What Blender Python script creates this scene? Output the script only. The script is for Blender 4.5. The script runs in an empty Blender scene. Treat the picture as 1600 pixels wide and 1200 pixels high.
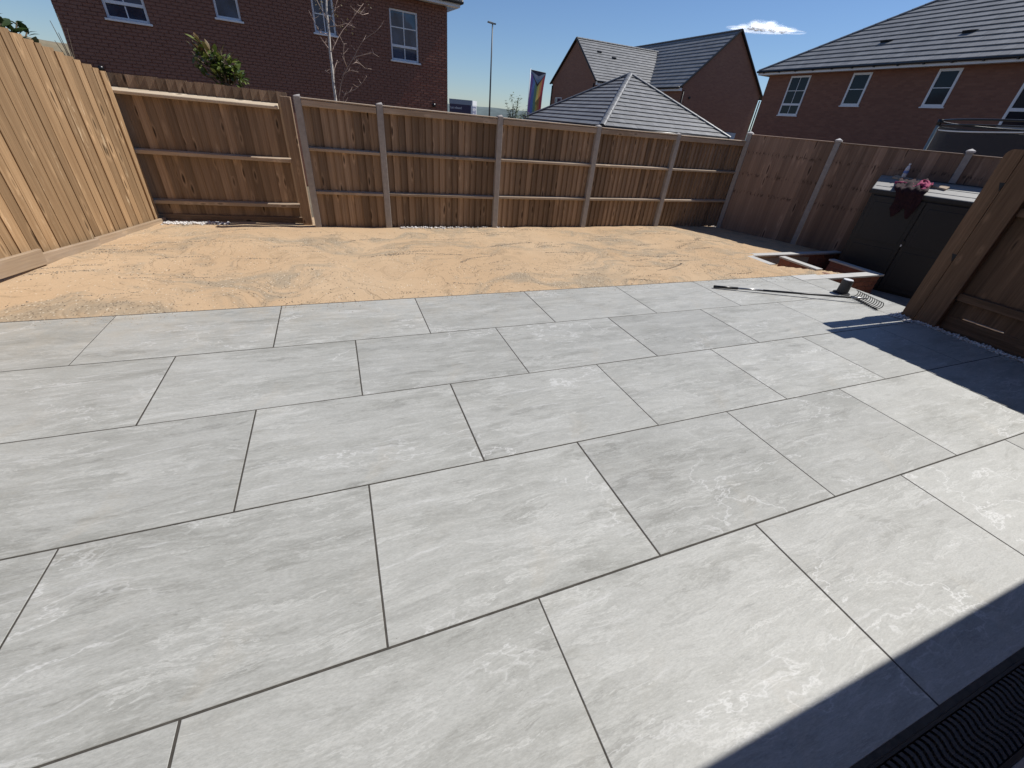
import bpy, math, random
from mathutils import Vector, Matrix, noise as mnoise
random.seed(7)
S = bpy.context.scene
COL = S.collection
rad = math.radians
# ---------------------------------------------------------------- camera
cam = bpy.data.cameras.new('camera')
cam.sensor_width = 36; cam.lens = 14.314; cam.clip_start = .02; cam.clip_end = 4000
co = bpy.data.objects.new('camera', cam); COL.objects.link(co)
r_ = (0.93195101, -0.35344211, 0.08090722); u_ = (0.13139509, 0.5371831, 0.83316844); f_ = (0.3379388, 0.76584136, -0.5470689)
co.matrix_world = Matrix(((r_[0], u_[0], -f_[0], 2.1245), (r_[1], u_[1], -f_[1], .0422), (r_[2], u_[2], -f_[2], 1.6177), (0, 0, 0, 1)))
S.camera = co
S.render.resolution_x = 1024; S.render.resolution_y = 768
# ---------------------------------------------------------------- light
SUN = Vector((.79, -.02, 1)).normalized()
world = bpy.data.worlds.new('World'); S.world = world; world.use_nodes = True
wn = world.node_tree
sky = wn.nodes.new('ShaderNodeTexSky'); sky.sky_type = 'NISHITA'; sky.sun_disc = False
sky.sun_elevation = math.asin(SUN.z); sky.sun_rotation = math.atan2(SUN.x, SUN.y)
sky.air_density = 1.0; sky.dust_density = 0.1; sky.ozone_density = 3.0; sky.altitude = 50
tint = wn.nodes.new('ShaderNodeMix'); tint.data_type = 'RGBA'; tint.blend_type = 'MULTIPLY'; tint.inputs[0].default_value = 1; tint.inputs[7].default_value = (.76, .88, 1.08, 1)
wn.links.new(sky.outputs[0], tint.inputs[6]); wn.links.new(tint.outputs[2], wn.nodes['Background'].inputs[0]); wn.nodes['Background'].inputs[1].default_value = .088
sl = bpy.data.lights.new('sun', 'SUN'); sl.energy = 5; sl.angle = rad(.47); sl.color = (1, .965, .91)
so = bpy.data.objects.new('sun', sl); COL.objects.link(so); so.rotation_euler = SUN.to_track_quat('Z', 'Y').to_euler()
S.view_settings.view_transform = 'Standard'; S.view_settings.look = 'None'; S.view_settings.exposure = 0; S.view_settings.gamma = 1
S.view_settings.use_curve_mapping = False

# ---------------------------------------------------------------- node helpers
def newmat(name):
    m = bpy.data.materials.new(name); m.use_nodes = True
    return m, m.node_tree, m.node_tree.nodes['Principled BSDF']
def N(t, typ, **k):
    n = t.nodes.new('ShaderNode' + typ)
    for a, b in k.items():
        if a in ('op',): n.operation = b
        elif a[0] == 'i' and a[1:].isdigit(): n.inputs[int(a[1:])].default_value = b
        else: setattr(n, a, b)
    return n
def L(t, a, b): t.links.new(a, b)
def math_(t, op, a, b=None, clamp=False):
    n = N(t, 'Math', op=op); n.use_clamp = clamp
    for i, v in enumerate((a, b)):
        if v is None: continue
        if isinstance(v, (int, float)): n.inputs[i].default_value = v
        else: L(t, v, n.inputs[i])
    return n.outputs[0]
def ramp(t, fac, stops, interp='LINEAR'):
    n = N(t, 'ValToRGB'); n.color_ramp.interpolation = interp; e = n.color_ramp.elements
    while len(e) < len(stops): e.new(.5)
    for el, (p, c) in zip(e, stops):
        el.position = p; el.color = (c, c, c, 1) if isinstance(c, (int, float)) else (*c, 1)
    L(t, fac, n.inputs[0]); return n.outputs[0]
def mix(t, fac, a, b, mode='MIX'):
    n = N(t, 'Mix', data_type='RGBA', blend_type=mode)
    for i, v in ((0, fac), (6, a), (7, b)):
        if isinstance(v, (int, float)): n.inputs[i].default_value = v
        elif isinstance(v, tuple): n.inputs[i].default_value = (*v, 1)
        else: L(t, v, n.inputs[i])
    return n.outputs[2]
def coords(t, scale=(1, 1, 1), rnd=True, kind='Object', rot=(0, 0, 0), spread=37.):
    tc = N(t, 'TexCoord'); out = tc.outputs[kind]
    if rnd:
        oi = N(t, 'ObjectInfo'); c = N(t, 'CombineXYZ')
        for i, k in enumerate((1., 1.7, 2.3)): L(t, math_(t, 'MULTIPLY', oi.outputs['Random'], spread * k), c.inputs[i])
        v = N(t, 'VectorMath', op='ADD'); L(t, out, v.inputs[0]); L(t, c.outputs[0], v.inputs[1]); out = v.outputs[0]
    m = N(t, 'Mapping'); L(t, out, m.inputs[0]); m.inputs['Scale'].default_value = scale; m.inputs['Rotation'].default_value = rot
    return m.outputs[0]
def noise(t, vec, scale=5, detail=4, rough=.5, dist=0):
    n = N(t, 'TexNoise'); L(t, vec, n.inputs['Vector'])
    n.inputs['Scale'].default_value = scale; n.inputs['Detail'].default_value = detail
    n.inputs['Roughness'].default_value = rough; n.inputs['Distortion'].default_value = dist
    return n.outputs[0]
def bump(t, b, h, strength=.3, dist=.01):
    n = N(t, 'Bump'); n.inputs['Strength'].default_value = strength; n.inputs['Distance'].default_value = dist
    L(t, h, n.inputs['Height']); L(t, n.outputs[0], b.inputs['Normal'])
def plain(name, col, rough=.6, metal=0, var=0., scale=8, spec=None):
    m, t, b = newmat(name); b.inputs['Roughness'].default_value = rough; b.inputs['Metallic'].default_value = metal
    if spec is not None: b.inputs['Specular IOR Level'].default_value = spec
    if var:
        n = noise(t, coords(t, kind='Object'), scale, 5, .6)
        c = mix(t, ramp(t, n, [(.25, 0.), (.75, 1.)]), tuple(x * (1 - var) for x in col), tuple(min(1, x * (1 + var)) for x in col))
        L(t, c, b.inputs['Base Color']); bump(t, b, n, .15, .004)
    else: b.inputs['Base Color'].default_value = (*col, 1)
    return m
def wood(name, light, dark, knots=.8, tint=.35, rough=.8, grey=None, gscale=1., pale=None, bands=None, kf=.55):
    """timber, grain along local Z; differs from board to board"""
    m, t, b = newmat(name)
    v = coords(t, (1, 1, 1))
    g1 = noise(t, coords(t, (60 * gscale, 60 * gscale, 2.2)), 1, 5, .6, .6)
    g2 = noise(t, coords(t, (9, 9, .8)), 1, 3, .5, .4)
    c = mix(t, ramp(t, g1, [(.3, 0.), (.72, 1.)]), dark, light)
    c = mix(t, math_(t, 'MULTIPLY', ramp(t, g2, [(.35, 1.), (.65, 0.)]), .45), c, tuple(x * .62 for x in dark))
    vo = N(t, 'TexVoronoi'); L(t, coords(t, (11, 11, 4.2)), vo.inputs['Vector']); vo.inputs['Scale'].default_value = 1
    k = ramp(t, vo.outputs['Distance'], [(.08, 1.), (.20, 0.)])
    sc = N(t, 'SeparateColor'); L(t, vo.outputs['Color'], sc.inputs[0])
    k = math_(t, 'MULTIPLY', k, ramp(t, sc.outputs[0], [(kf, 0.), (kf + .05, 1.)]))
    ring = ramp(t, vo.outputs['Distance'], [(.12, 0.), (.2, 1.), (.34, 0.)])
    ring = math_(t, 'MULTIPLY', ring, ramp(t, sc.outputs[0], [(kf, 0.), (kf + .05, 1.)]))
    c = mix(t, math_(t, 'MULTIPLY', ring, .45), c, tuple(min(1, x * 1.35) for x in light))
    c = mix(t, math_(t, 'MULTIPLY', k, knots), c, tuple(x * .25 for x in dark))
    if grey:
        gn = noise(t, coords(t, (4, 4, 1.5)), 1, 4, .6)
        c = mix(t, ramp(t, gn, [(.42, 0.), (.7, .7)]), c, grey)
    if pale:   # pale torn grain around the knots
        pn = noise(t, coords(t, (34, 34, 9)), 1, 5, .7, .5); pz = noise(t, coords(t, (8, 8, 3.2)), 1, 3, .5)
        c = mix(t, math_(t, 'MULTIPLY', ramp(t, pn, [(.53, 0.), (.62, 1.)]), ramp(t, pz, [(.56, 0.), (.66, .8)])), c, pale)
    if bands:  # dark nail-line stains
        tcb = N(t, 'TexCoord'); sb_ = N(t, 'SeparateXYZ'); L(t, tcb.outputs['Object'], sb_.inputs[0])
        sn_ = noise(t, coords(t, (30, 30, 26)), 1, 4, .6)
        for zb_ in bands:
            bd = ramp(t, math_(t, 'ABSOLUTE', math_(t, 'SUBTRACT', sb_.outputs[2], zb_)), [(0., 1.), (.022, 0.)])
            c = mix(t, math_(t, 'MULTIPLY', bd, ramp(t, sn_, [(.50, 0.), (.60, .85)])), c, tuple(x * .22 for x in dark))
    oi = N(t, 'ObjectInfo')
    br = math_(t, 'ADD', math_(t, 'MULTIPLY', oi.outputs['Random'], tint), 1 - tint * .55)
    hs = N(t, 'HueSaturation'); L(t, c, hs.inputs['Color']); L(t, br, hs.inputs['Value'])
    L(t, hs.outputs[0], b.inputs['Base Color']); b.inputs['Roughness'].default_value = rough
    b.inputs['Specular IOR Level'].default_value = .25
    bump(t, b, g1, .35, .003)
    return m

M = {}
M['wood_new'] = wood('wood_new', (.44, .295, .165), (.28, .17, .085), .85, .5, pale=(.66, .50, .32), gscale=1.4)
M['wood_back'] = wood('wood_back', (.41, .295, .20), (.245, .165, .108), .95, .62, kf=.25, gscale=1.3)
M['wood_right'] = wood('wood_right', (.38, .265, .195), (.25, .165, .12), .85, .5, bands=(.87, .70, .55))
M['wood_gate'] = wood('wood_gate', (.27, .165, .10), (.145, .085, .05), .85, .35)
M['rail'] = wood('rail', (.50, .39, .285), (.34, .255, .18), .6, .25, grey=(.45, .375, .30))
M['rail_pale'] = wood('rail_pale', (.74, .62, .46), (.6, .48, .34), .6, .15)
M['gravel_board'] = wood('gravel_board', (.40, .30, .20), (.28, .205, .14), .4, .25, grey=(.36, .29, .23))

# porcelain slab: streaks along X, thin pale veins
m, t, b = newmat('porcelain'); M['slab'] = m
v = coords(t, (1, 1, 1), rot=(0, 0, .10))
warp = N(t, 'TexNoise'); L(t, coords(t, (1.1, 2.2, 1)), warp.inputs['Vector']); warp.inputs['Scale'].default_value = 1.6; warp.inputs['Detail'].default_value = 4
wv = N(t, 'VectorMath', op='SCALE'); L(t, warp.outputs['Color'], wv.inputs[0]); wv.inputs[3].default_value = .16
def warped(scale, rot=(0, 0, .1)):
    a = N(t, 'VectorMath', op='ADD'); L(t, coords(t, scale, rot=rot), a.inputs[0])
    s2 = N(t, 'VectorMath', op='MULTIPLY'); L(t, wv.outputs[0], s2.inputs[0]); s2.inputs[1].default_value = scale
    L(t, s2.outputs[0], a.inputs[1]); return a.outputs[0]
st = noise(t, warped((2.0, 13, 1)), 1, 10, .72)
st2 = noise(t, warped((9, 60, 1)), 1, 8, .75)
blot = noise(t, warped((1.3, 2.6, 1)), 1, 6, .55)
c = mix(t, ramp(t, st, [(.30, 0.), (.70, 1.)]), (.232, .230, .207), (.392, .392, .364))
# cleft layers: patches with crisp ragged edges, long in X
cl1 = noise(t, warped((.9, 4.2, 1)), 1, 11, .64); cl2 = noise(t, warped((1.5, 8.5, 1), rot=(0, 0, .16)), 1, 11, .7)
c = mix(t, ramp(t, cl1, [(.445, .0), (.452, .55), (.50, .30), (.56, .1), (.565, .6), (.60, .3)]), c, (.40, .40, .373))
c = mix(t, ramp(t, cl2, [(.40, .45), (.405, .0), (.58, 0.), (.585, .0)]), c, (.205, .203, .185))
c = mix(t, ramp(t, cl2, [(.572, 0.), (.58, .75), (.60, .25), (.66, .0)]), c, (.52, .52, .49))
c = mix(t, math_(t, 'MULTIPLY', ramp(t, st2, [(.50, 0.), (.68, 1.)]), .55), c, (.49, .49, .46))
c = mix(t, ramp(t, blot, [(.50, 0.), (.515, .32)]), c, (.42, .42, .395))
c = mix(t, math_(t, 'MULTIPLY', ramp(t, blot, [(.33, 1.), (.42, 0.)]), .3), c, (.23, .23, .205))
# veins: ridge of a noise
vn = noise(t, warped((1.5, 2.8, 1)), 1, 6, .6, .2)
rid = math_(t, 'ABSOLUTE', math_(t, 'SUBTRACT', vn, .5))
vm = ramp(t, rid, [(0., 1.), (.010, 0.)])
gate_ = ramp(t, noise(t, warped((.9, 1.3, 1)), 1, 2, .5), [(.52, 0.), (.60, 1.)])
vm = math_(t, 'MULTIPLY', vm, gate_)
c = mix(t, math_(t, 'MULTIPLY', vm, .75), c, (.58, .58, .56))
# pale streaks
sh = ramp(t, noise(t, warped((1.6, 24, 1)), 1, 7, .7), [(.6, 0.), (.67, 1.)])
c = mix(t, math_(t, 'MULTIPLY', sh, .5), c, (.54, .54, .525))
# specks
vs = N(t, 'TexVoronoi'); L(t, coords(t, (1, 1, 1)), vs.inputs['Vector']); vs.inputs['Scale'].default_value = 28
sp = math_(t, 'MULTIPLY', ramp(t, vs.outputs['Distance'], [(.035, 1.), (.06, 0.)]), .7)
scs = N(t, 'SeparateColor'); L(t, vs.outputs['Color'], scs.inputs[0])
sp = math_(t, 'MULTIPLY', sp, ramp(t, scs.outputs[1], [(.955, 0.), (.96, 1.)]))
c = mix(t, sp, c, (.09, .08, .06))
fg_ = noise(t, coords(t, (60, 190, 1)), 1, 5, .8); c = mix(t, ramp(t, fg_, [(.38, .30), (.5, 0.)]), c, (.20, .20, .18)); c = mix(t, ramp(t, fg_, [(.55, 0.), (.66, .40)]), c, (.50, .50, .47))
# a little sand dust towards the far edge of the paving
tcw = N(t, 'NewGeometry'); sx = N(t, 'SeparateXYZ'); L(t, tcw.outputs['Position'], sx.inputs[0])
dust = ramp(t, math_(t, 'SUBTRACT', sx.outputs[1], 3.0), [(.1, 0.), (1.02, .55)])
dust = math_(t, 'MULTIPLY', dust, ramp(t, noise(t, coords(t, (1, 1, 1), rnd=False), 5, 6, .65), [(.38, 0.), (.7, .8)]))
lx = ramp(t, math_(t, 'MULTIPLY', sx.outputs[0], .2), [(.0, 1.), (.99, .25)])
c = mix(t, math_(t, 'MULTIPLY', dust, lx), c, (.46, .39, .29))
# faint sandy scuffs carried over the paving
sc1 = ramp(t, noise(t, coords(t, (1, 1, 1), rnd=False), 2.6, 6, .7, .6), [(.56, 0.), (.74, .30)]); sc2 = ramp(t, noise(t, coords(t, (1, 1, 1), rnd=False), .55, 2, .5), [(.42, 0.), (.6, 1.)])
c = mix(t, math_(t, 'MULTIPLY', sc1, sc2), c, (.42, .37, .29))
oi = N(t, 'ObjectInfo'); hs = N(t, 'HueSaturation'); L(t, c, hs.inputs['Color'])
L(t, math_(t, 'ADD', math_(t, 'MULTIPLY', oi.outputs['Random'], .17), .955), hs.inputs['Value'])
L(t, hs.outputs[0], b.inputs['Base Color']); L(t, ramp(t, st, [(.3, .47), (.7, .58)]), b.inputs['Roughness']); b.inputs['Specular IOR Level'].default_value = .38
hh = math_(t, 'ADD', math_(t, 'ADD', math_(t, 'MULTIPLY', cl1, .8), math_(t, 'MULTIPLY', cl2, .6)), math_(t, 'ADD', math_(t, 'MULTIPLY', vn, .8), math_(t, 'MULTIPLY', st2, .35)))
bump(t, b, hh, .5, .006); b.inputs['Coat Weight'].default_value = 0.
M['grout'] = plain('grout', (.060, .054, .045), .95, var=.45, scale=25)
M['coping'] = plain('coping', (.50, .49, .465), .55, var=.06, scale=9)
M['concrete'] = plain('concrete', (.30, .285, .265), .9, var=.2, scale=14)
M['concrete_post'] = plain('concrete_post', (.34, .315, .295), .9, var=.16, scale=20)
M['post_cap'] = plain('post_cap', (.62, .59, .56), .8, var=.1, scale=20)

# sand
m, t, b = newmat('sand'); M['sand'] = m
p0 = coords(t, (1, 1, 1), rnd=False)
wn1 = N(t, 'TexNoise'); L(t, p0, wn1.inputs['Vector']); wn1.inputs['Scale'].default_value = .9; wn1.inputs['Detail'].default_value = 2
wsc = N(t, 'VectorMath', op='SCALE'); L(t, wn1.outputs['Color'], wsc.inputs[0]); wsc.inputs[3].default_value = 2.6
wa = N(t, 'VectorMath', op='ADD'); L(t, p0, wa.inputs[0]); L(t, wsc.outputs[0], wa.inputs[1])
mp = N(t, 'Mapping'); L(t, wa.outputs[0], mp.inputs[0]); mp.inputs['Scale'].default_value = (.75, 1.9, 1)
swirl = noise(t, mp.outputs[0], 1.5, 3, .5, .8)
rid = math_(t, 'ABSOLUTE', math_(t, 'SUBTRACT', swirl, .5))
seg_ = ramp(t, noise(t, p0, 1.7, 3, .5), [(.40, 0.), (.52, 1.)])
arcs = math_(t, 'MULTIPLY', ramp(t, rid, [(0., 1.), (.035, 0.)]), seg_)
rid2 = math_(t, 'ABSOLUTE', math_(t, 'SUBTRACT', noise(t, mp.outputs[0], 1.5, 2, .45, .5), .47))
arcs2 = math_(t, 'MULTIPLY', ramp(t, rid2, [(0., 1.), (.03, 0.)]), ramp(t, noise(t, p0, 2.3, 3, .5), [(.44, 0.), (.54, 1.)]))
dirty = ramp(t, noise(t, mp.outputs[0], .9, 6, .65), [(.50, 0.), (.62, 1.)])
fine = noise(t, p0, 90, 3, .7)
vg = N(t, 'TexVoronoi'); L(t, p0, vg.inputs['Vector']); vg.inputs['Scale'].default_value = 46; vg.inputs['Randomness'].default_value = 1
sg = N(t, 'SeparateColor'); L(t, vg.outputs['Color'], sg.inputs[0])
grit = ramp(t, vg.outputs['Distance'], [(.26, 1.), (.42, 0.)])
c = mix(t, ramp(t, fine, [(.3, 0.), (.7, 1.)]), (.445, .305, .18), (.545, .39, .245))
big = noise(t, p0, .7, 3, .5)
c = mix(t, ramp(t, big, [(.35, 0.), (.7, .5)]), c, (.56, .43, .29))
c = mix(t, math_(t, 'MULTIPLY', dirty, .68), c, (.30, .255, .19))
# scattered patches of darker grit, strongest in the dirty patches and along the arcs
prob = math_(t, 'ADD', math_(t, 'MULTIPLY', dirty, .5), math_(t, 'MULTIPLY', ramp(t, noise(t, mp.outputs[0], 2.2, 4, .6), [(.5, 0.), (.66, 1.)]), .34))
prob = math_(t, 'ADD', prob, math_(t, 'ADD', math_(t, 'MULTIPLY', arcs, .42), .03))
sel = math_(t, 'MULTIPLY', math_(t, 'GREATER_THAN', prob, sg.outputs[0]), grit)
gc = mix(t, ramp(t, sg.outputs[1], [(.35, 0.), (.4, 1.)], 'CONSTANT'), (.70, .62, .48), (.15, .12, .085))
c = mix(t, math_(t, 'MULTIPLY', sel, .62), c, gc)
c = mix(t, math_(t, 'MULTIPLY', arcs2, .22), c, (.27, .19, .11))
c = mix(t, math_(t, 'MULTIPLY', arcs, .25), c, (.24, .18, .12))
L(t, c, b.inputs['Base Color']); b.inputs['Roughness'].default_value = 1; b.inputs['Specular IOR Level'].default_value = .1
hb = math_(t, 'ADD', math_(t, 'MULTIPLY', fine, .25), math_(t, 'ADD', math_(t, 'MULTIPLY', sel, .5), math_(t, 'MULTIPLY', math_(t, 'ADD', arcs, arcs2), -.5)))
bump(t, b, hb, .45, .010)
M['pebble'] = plain('pebble', (.62, .60, .57), .7, var=.25, scale=40)
M['soil'] = plain('soil', (.15, .12, .08), 1, var=.4, scale=1.2)
M['lower'] = plain('lower_ground', (.25, .22, .185), .95, var=.3, scale=5)

def brick_tex(name, c1, c2, mortar):
    m, t, b = newmat(name)
    tc = N(t, 'TexCoord'); sx = N(t, 'SeparateXYZ'); L(t, tc.outputs['Object'], sx.inputs[0])
    cx = N(t, 'CombineXYZ'); L(t, math_(t, 'ADD', sx.outputs[0], sx.outputs[1]), cx.inputs[0]); L(t, sx.outputs[2], cx.inputs[1])
    bt = N(t, 'TexBrick'); L(t, cx.outputs[0], bt.inputs['Vector']); bt.inputs['Scale'].default_value = 1
    bt.inputs['Brick Width'].default_value = .225; bt.inputs['Row Height'].default_value = .075; bt.inputs['Mortar Size'].default_value = .006
    bt.inputs['Color1'].default_value = (*c1, 1); bt.inputs['Color2'].default_value = (*c2, 1); bt.inputs['Mortar'].default_value = (*mortar, 1)
    n = noise(t, tc.outputs['Object'], .8, 5, .6)
    c = mix(t, ramp(t, n, [(.3, 0.), (.7, .35)]), bt.outputs[0], tuple(x * .7 for x in c1))
    L(t, c, b.inputs['Base Color']); b.inputs['Roughness'].default_value = .9
    bump(t, b, bt.outputs['Fac'], .4, -.01)
    return m
m, t, b = newmat('glass_dark'); M['glass_dark'] = m; b.inputs['Base Color'].default_value = (.016, .02, .028, 1); b.inputs['Roughness'].default_value = .08; b.inputs['Specular IOR Level'].default_value = .25
M['brick_brown'] = brick_tex('brick_brown', (.30, .145, .095), (.24, .11, .075), (.27, .17, .12))
M['brick_dark'] = brick_tex('brick_dark', (.27, .13, .085), (.21, .095, .064), (.21, .115, .08))
# real bricks with a tint per brick
m, t, b = newmat('brick_red'); M['brick'] = m
at = N(t, 'Attribute'); at.attribute_name = 'tint'
n1 = noise(t, coords(t, (1, 1, 1), rnd=False), 45, 4, .6)
c = mix(t, ramp(t, n1, [(.3, 0.), (.7, 1.)]), (.25, .072, .040), (.36, .108, .060))
n2 = noise(t, coords(t, (1, 1, 1), rnd=False), .9, 4, .55)
c = mix(t, ramp(t, n2, [(.35, .35), (.65, 0.)]), c, (.17, .07, .05))
c = mix(t, 1., c, at.outputs['Color'], 'MULTIPLY')
L(t, c, b.inputs['Base Color']); b.inputs['Roughness'].default_value = .9; bump(t, b, n1, .3, .004)
m, t, b = newmat('brick_single'); M['brick_single'] = m
oi = N(t, 'ObjectInfo'); n1 = noise(t, coords(t), 30, 4, .6)
c = mix(t, oi.outputs['Random'], (.27, .105, .065), (.19, .075, .052)); c = mix(t, ramp(t, n1, [(.4, 0.), (.7, .5)]), c, (.15, .06, .045))
L(t, c, b.inputs['Base Color']); b.inputs['Roughness'].default_value = .9; bump(t, b, n1, .3, .003)
M['mortar'] = plain('mortar', (.25, .13, .095), 1, var=.1, scale=12)

def tile_mat(name, a, d):
    m, t, b = newmat(name)
    n = noise(t, coords(t, (1, 1, 1), rnd=False), 14, 5, .7); n2 = noise(t, coords(t, (1, 1, 1), rnd=False), .6, 4, .5)
    at = N(t, 'Attribute'); at.attribute_name = 'tint'
    c = mix(t, ramp(t, n, [(.25, 0.), (.75, 1.)]), d, a); c = mix(t, ramp(t, n2, [(.3, .2), (.7, 0.)]), c, tuple(x * .6 for x in d))
    c = mix(t, 1., c, at.outputs['Color'], 'MULTIPLY')
    L(t, c, b.inputs['Base Color']); b.inputs['Roughness'].default_value = .48; bump(t, b, n, .2, .004)
    return m
M['tile'] = tile_mat('roof_tile', (.235, .235, .232), (.165, .165, .163))
M['ridge'] = tile_mat('ridge_tile', (.22, .22, .218), (.16, .16, .158))
M['upvc'] = plain('upvc', (.78, .79, .8), .35, var=.03)
M['black_plastic'] = plain('black_plastic', (.012, .012, .014), .35)
M['grey_plastic'] = plain('shed_plastic', (.013, .014, .018), .5, var=.12, scale=20)
M['lid_plastic'] = plain('lid_plastic', (.27, .268, .255), .6, var=.1, scale=10)
M['metal'] = plain('metal', (.35, .35, .35), .35, 1)
M['dark_metal'] = plain('dark_metal', (.05, .05, .052), .4, .6)
M['pole'] = plain('pole_grey', (.10, .115, .125), .5)
M['gap_shade'] = plain('gap_shade_dark', (.03, .03, .032), .9)  # near black, stands for the shade inside the post gaps
m, t, b = newmat('window_glass'); M['glass'] = m
n = noise(t, coords(t, (1, 1, 1)), 1.6, 3, .5)
L(t, mix(t, ramp(t, n, [(.35, 0.), (.65, 1.)]), (.018, .028, .048), (.07, .10, .15)), b.inputs['Base Color'])  # blue tones in the base colour stand for reflected sky
b.inputs['Roughness'].default_value = .04; b.inputs['Specular IOR Level'].default_value = .9; bump(t, b, n, .05, .05)

# ---------------------------------------------------------------- mesh helpers
class MB:
    def __init__(s): s.v = []; s.f = []; s.c = []
    def face(s, pts, col=1.):
        i = len(s.v); s.v += [tuple(p) for p in pts]; s.f.append(tuple(range(i, i + len(pts)))); s.c.append(col)
    def hexa(s, p, col=1., skip=()):
        """p: 4 bottom points (ccw from above) then the 4 top points"""
        i = len(s.v); s.v += [tuple(q) for q in p]
        F = [(3, 2, 1, 0), (4, 5, 6, 7), (0, 1, 5, 4), (1, 2, 6, 5), (2, 3, 7, 6), (3, 0, 4, 7)]
        for k, f in enumerate(F):
            if k in skip: continue
            s.f.append(tuple(i + a for a in f)); s.c.append(col)
    def box(s, lo, hi, col=1., frame=None, skip=()):
        x0, y0, z0 = lo; x1, y1, z1 = hi
        p = [(x0, y0, z0), (x1, y0, z0), (x1, y1, z0), (x0, y1, z0), (x0, y0, z1), (x1, y0, z1), (x1, y1, z1), (x0, y1, z1)]
        if frame: p = [frame(*q) for q in p]
        s.hexa(p, col, skip)
    def tube(s, pts, radii, n=8, col=1., caps=True):
        pts = [Vector(p) for p in pts]
        if isinstance(radii, (int, float)): radii = [radii] * len(pts)
        rings = []; ref = None
        for k, p in enumerate(pts):
            d = (pts[min(k + 1, len(pts) - 1)] - pts[max(k - 1, 0)]).normalized()
            if ref is None: ref = d.orthogonal().normalized()
            ref = (ref - d * ref.dot(d)).normalized(); w = d.cross(ref)
            i = len(s.v)
            for a in range(n):
                q = p + radii[k] * (math.cos(2 * math.pi * a / n) * ref + math.sin(2 * math.pi * a / n) * w); s.v.append(tuple(q))
            rings.append(i)
        for a, bb in zip(rings, rings[1:]):
            for k in range(n): s.f.append((a + k, a + (k + 1) % n, bb + (k + 1) % n, bb + k)); s.c.append(col)
        if caps:
            s.f.append(tuple(reversed(range(rings[0], rings[0] + n)))); s.c.append(col)
            s.f.append(tuple(range(rings[-1], rings[-1] + n))); s.c.append(col)
    def mesh(s, name, mat, smooth=False, tint=False):
        me = bpy.data.meshes.new(name); me.from_pydata(s.v, [], s.f)
        me.materials.append(M[mat] if isinstance(mat, str) else mat)
        if smooth: me.polygons.foreach_set('use_smooth', [True] * len(me.polygons))
        if tint:
            a = me.color_attributes.new('tint', 'FLOAT_COLOR', 'CORNER'); d = []
            for f, c in zip(s.f, s.c):
                cc = (c, c, c, 1) if isinstance(c, (int, float)) else (*c, 1)
                d += list(cc) * len(f)
            a.data.foreach_set('color', d)
        me.update(); return me
    def build(s, name, mat, parent=None, smooth=False, tint=False, bevel=0):
        return link(name, s.mesh(name, mat, smooth, tint), parent, bevel=bevel)
def link(name, me, parent=None, loc=None, rot=None, scale=None, bevel=0):
    o = bpy.data.objects.new(name, me); COL.objects.link(o)
    if loc is not None: o.location = loc
    if rot is not None: o.rotation_euler = rot
    if scale is not None: o.scale = scale
    if parent is not None:
        o.parent = parent; o.matrix_parent_inverse = WM[parent.name].inverted()
    WM[o.name] = (Matrix.LocRotScale(Vector(loc or (0, 0, 0)), __import__('mathutils').Euler(rot or (0, 0, 0)), Vector(scale or (1, 1, 1)))
                  if parent is None else Matrix.Identity(4) if loc is None and rot is None and scale is None else
                  Matrix.LocRotScale(Vector(loc or (0, 0, 0)), __import__('mathutils').Euler(rot or (0, 0, 0)), Vector(scale or (1, 1, 1))))
    if bevel:
        b = o.modifiers.new('bevel', 'BEVEL'); b.width = bevel; b.segments = 2; b.limit_method = 'ANGLE'; b.angle_limit = rad(40)
    return o
WM = {}
def tag(o, label=None, cat=None, group=None, kind=None):
    if label: o['label'] = label
    if cat: o['category'] = cat
    if group: o['group'] = group
    if kind: o['kind'] = kind
    return o
def thing(name, label, cat, loc=(0, 0, 0), group=None):
    o = bpy.data.objects.new(name, None); COL.objects.link(o); o.location = loc; o.empty_display_size = .2
    WM[o.name] = Matrix.Translation(Vector(loc)); return tag(o, label, cat, group)
def wallframe(A, d, n):
    """maps (along, out, z) to world"""
    return lambda a, o, z: (A[0] + d[0] * a + n[0] * o, A[1] + d[1] * a + n[1] * o, z)
def R(a, b): return random.uniform(a, b)

# ---------------------------------------------------------------- ground and far land
g = MB(); g.face([(-900, -900, -.92), (900, -900, -.92), (900, 900, -.92), (-900, 900, -.92)]); tag(g.build('ground', 'soil'), kind='structure')
# rough grassy bank far left and low hills on the skyline
def hills(name, pts, depth, mat, seed, base=-1., steps=60):
    mb = MB(); n = steps
    def P(tt):
        k = min(int(tt * (len(pts) - 1)), len(pts) - 2); f = tt * (len(pts) - 1) - k
        return [pts[k][j] * (1 - f) + pts[k + 1][j] * f for j in range(3)]
    rows = 7; grid = []
    for j in range(rows):
        row = []
        for i in range(n + 1):
            x, y, z = P(i / n); l = math.hypot(x, y); s = j / (rows - 1)
            prof = math.sin(min(1, s * 1.6) * math.pi / 2) if s < .7 else math.cos((s - .7) / .3 * math.pi / 2)
            hgt = base + (z - base) * prof * (1 + .07 * mnoise.noise(Vector((x * .05 + seed, y * .05, j * .8))) + .05 * mnoise.noise(Vector((x * .25, y * .25 + seed, j))))
            row.append((x * (1 + depth * s / l), y * (1 + depth * s / l), hgt))
        grid.append(row)
    for j in range(rows - 1):
        for i in range(n): mb.face([grid[j][i], grid[j][i + 1], grid[j + 1][i + 1], grid[j + 1][i]])
    return tag(mb.build(name, mat, smooth=True), kind='structure')
M['bank'] = plain('bank_grass', (.20, .165, .105), 1, var=.4, scale=.5)
M['far_trees'] = plain('far_trees', (.10, .13, .13), 1, var=.3, scale=.1)
hills('bank', [(-60, 30, 4.9), (-36, 52, 4.9), (-16, 62, 4.2), (0, 66, 2.)], 16, 'bank', 3)
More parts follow.
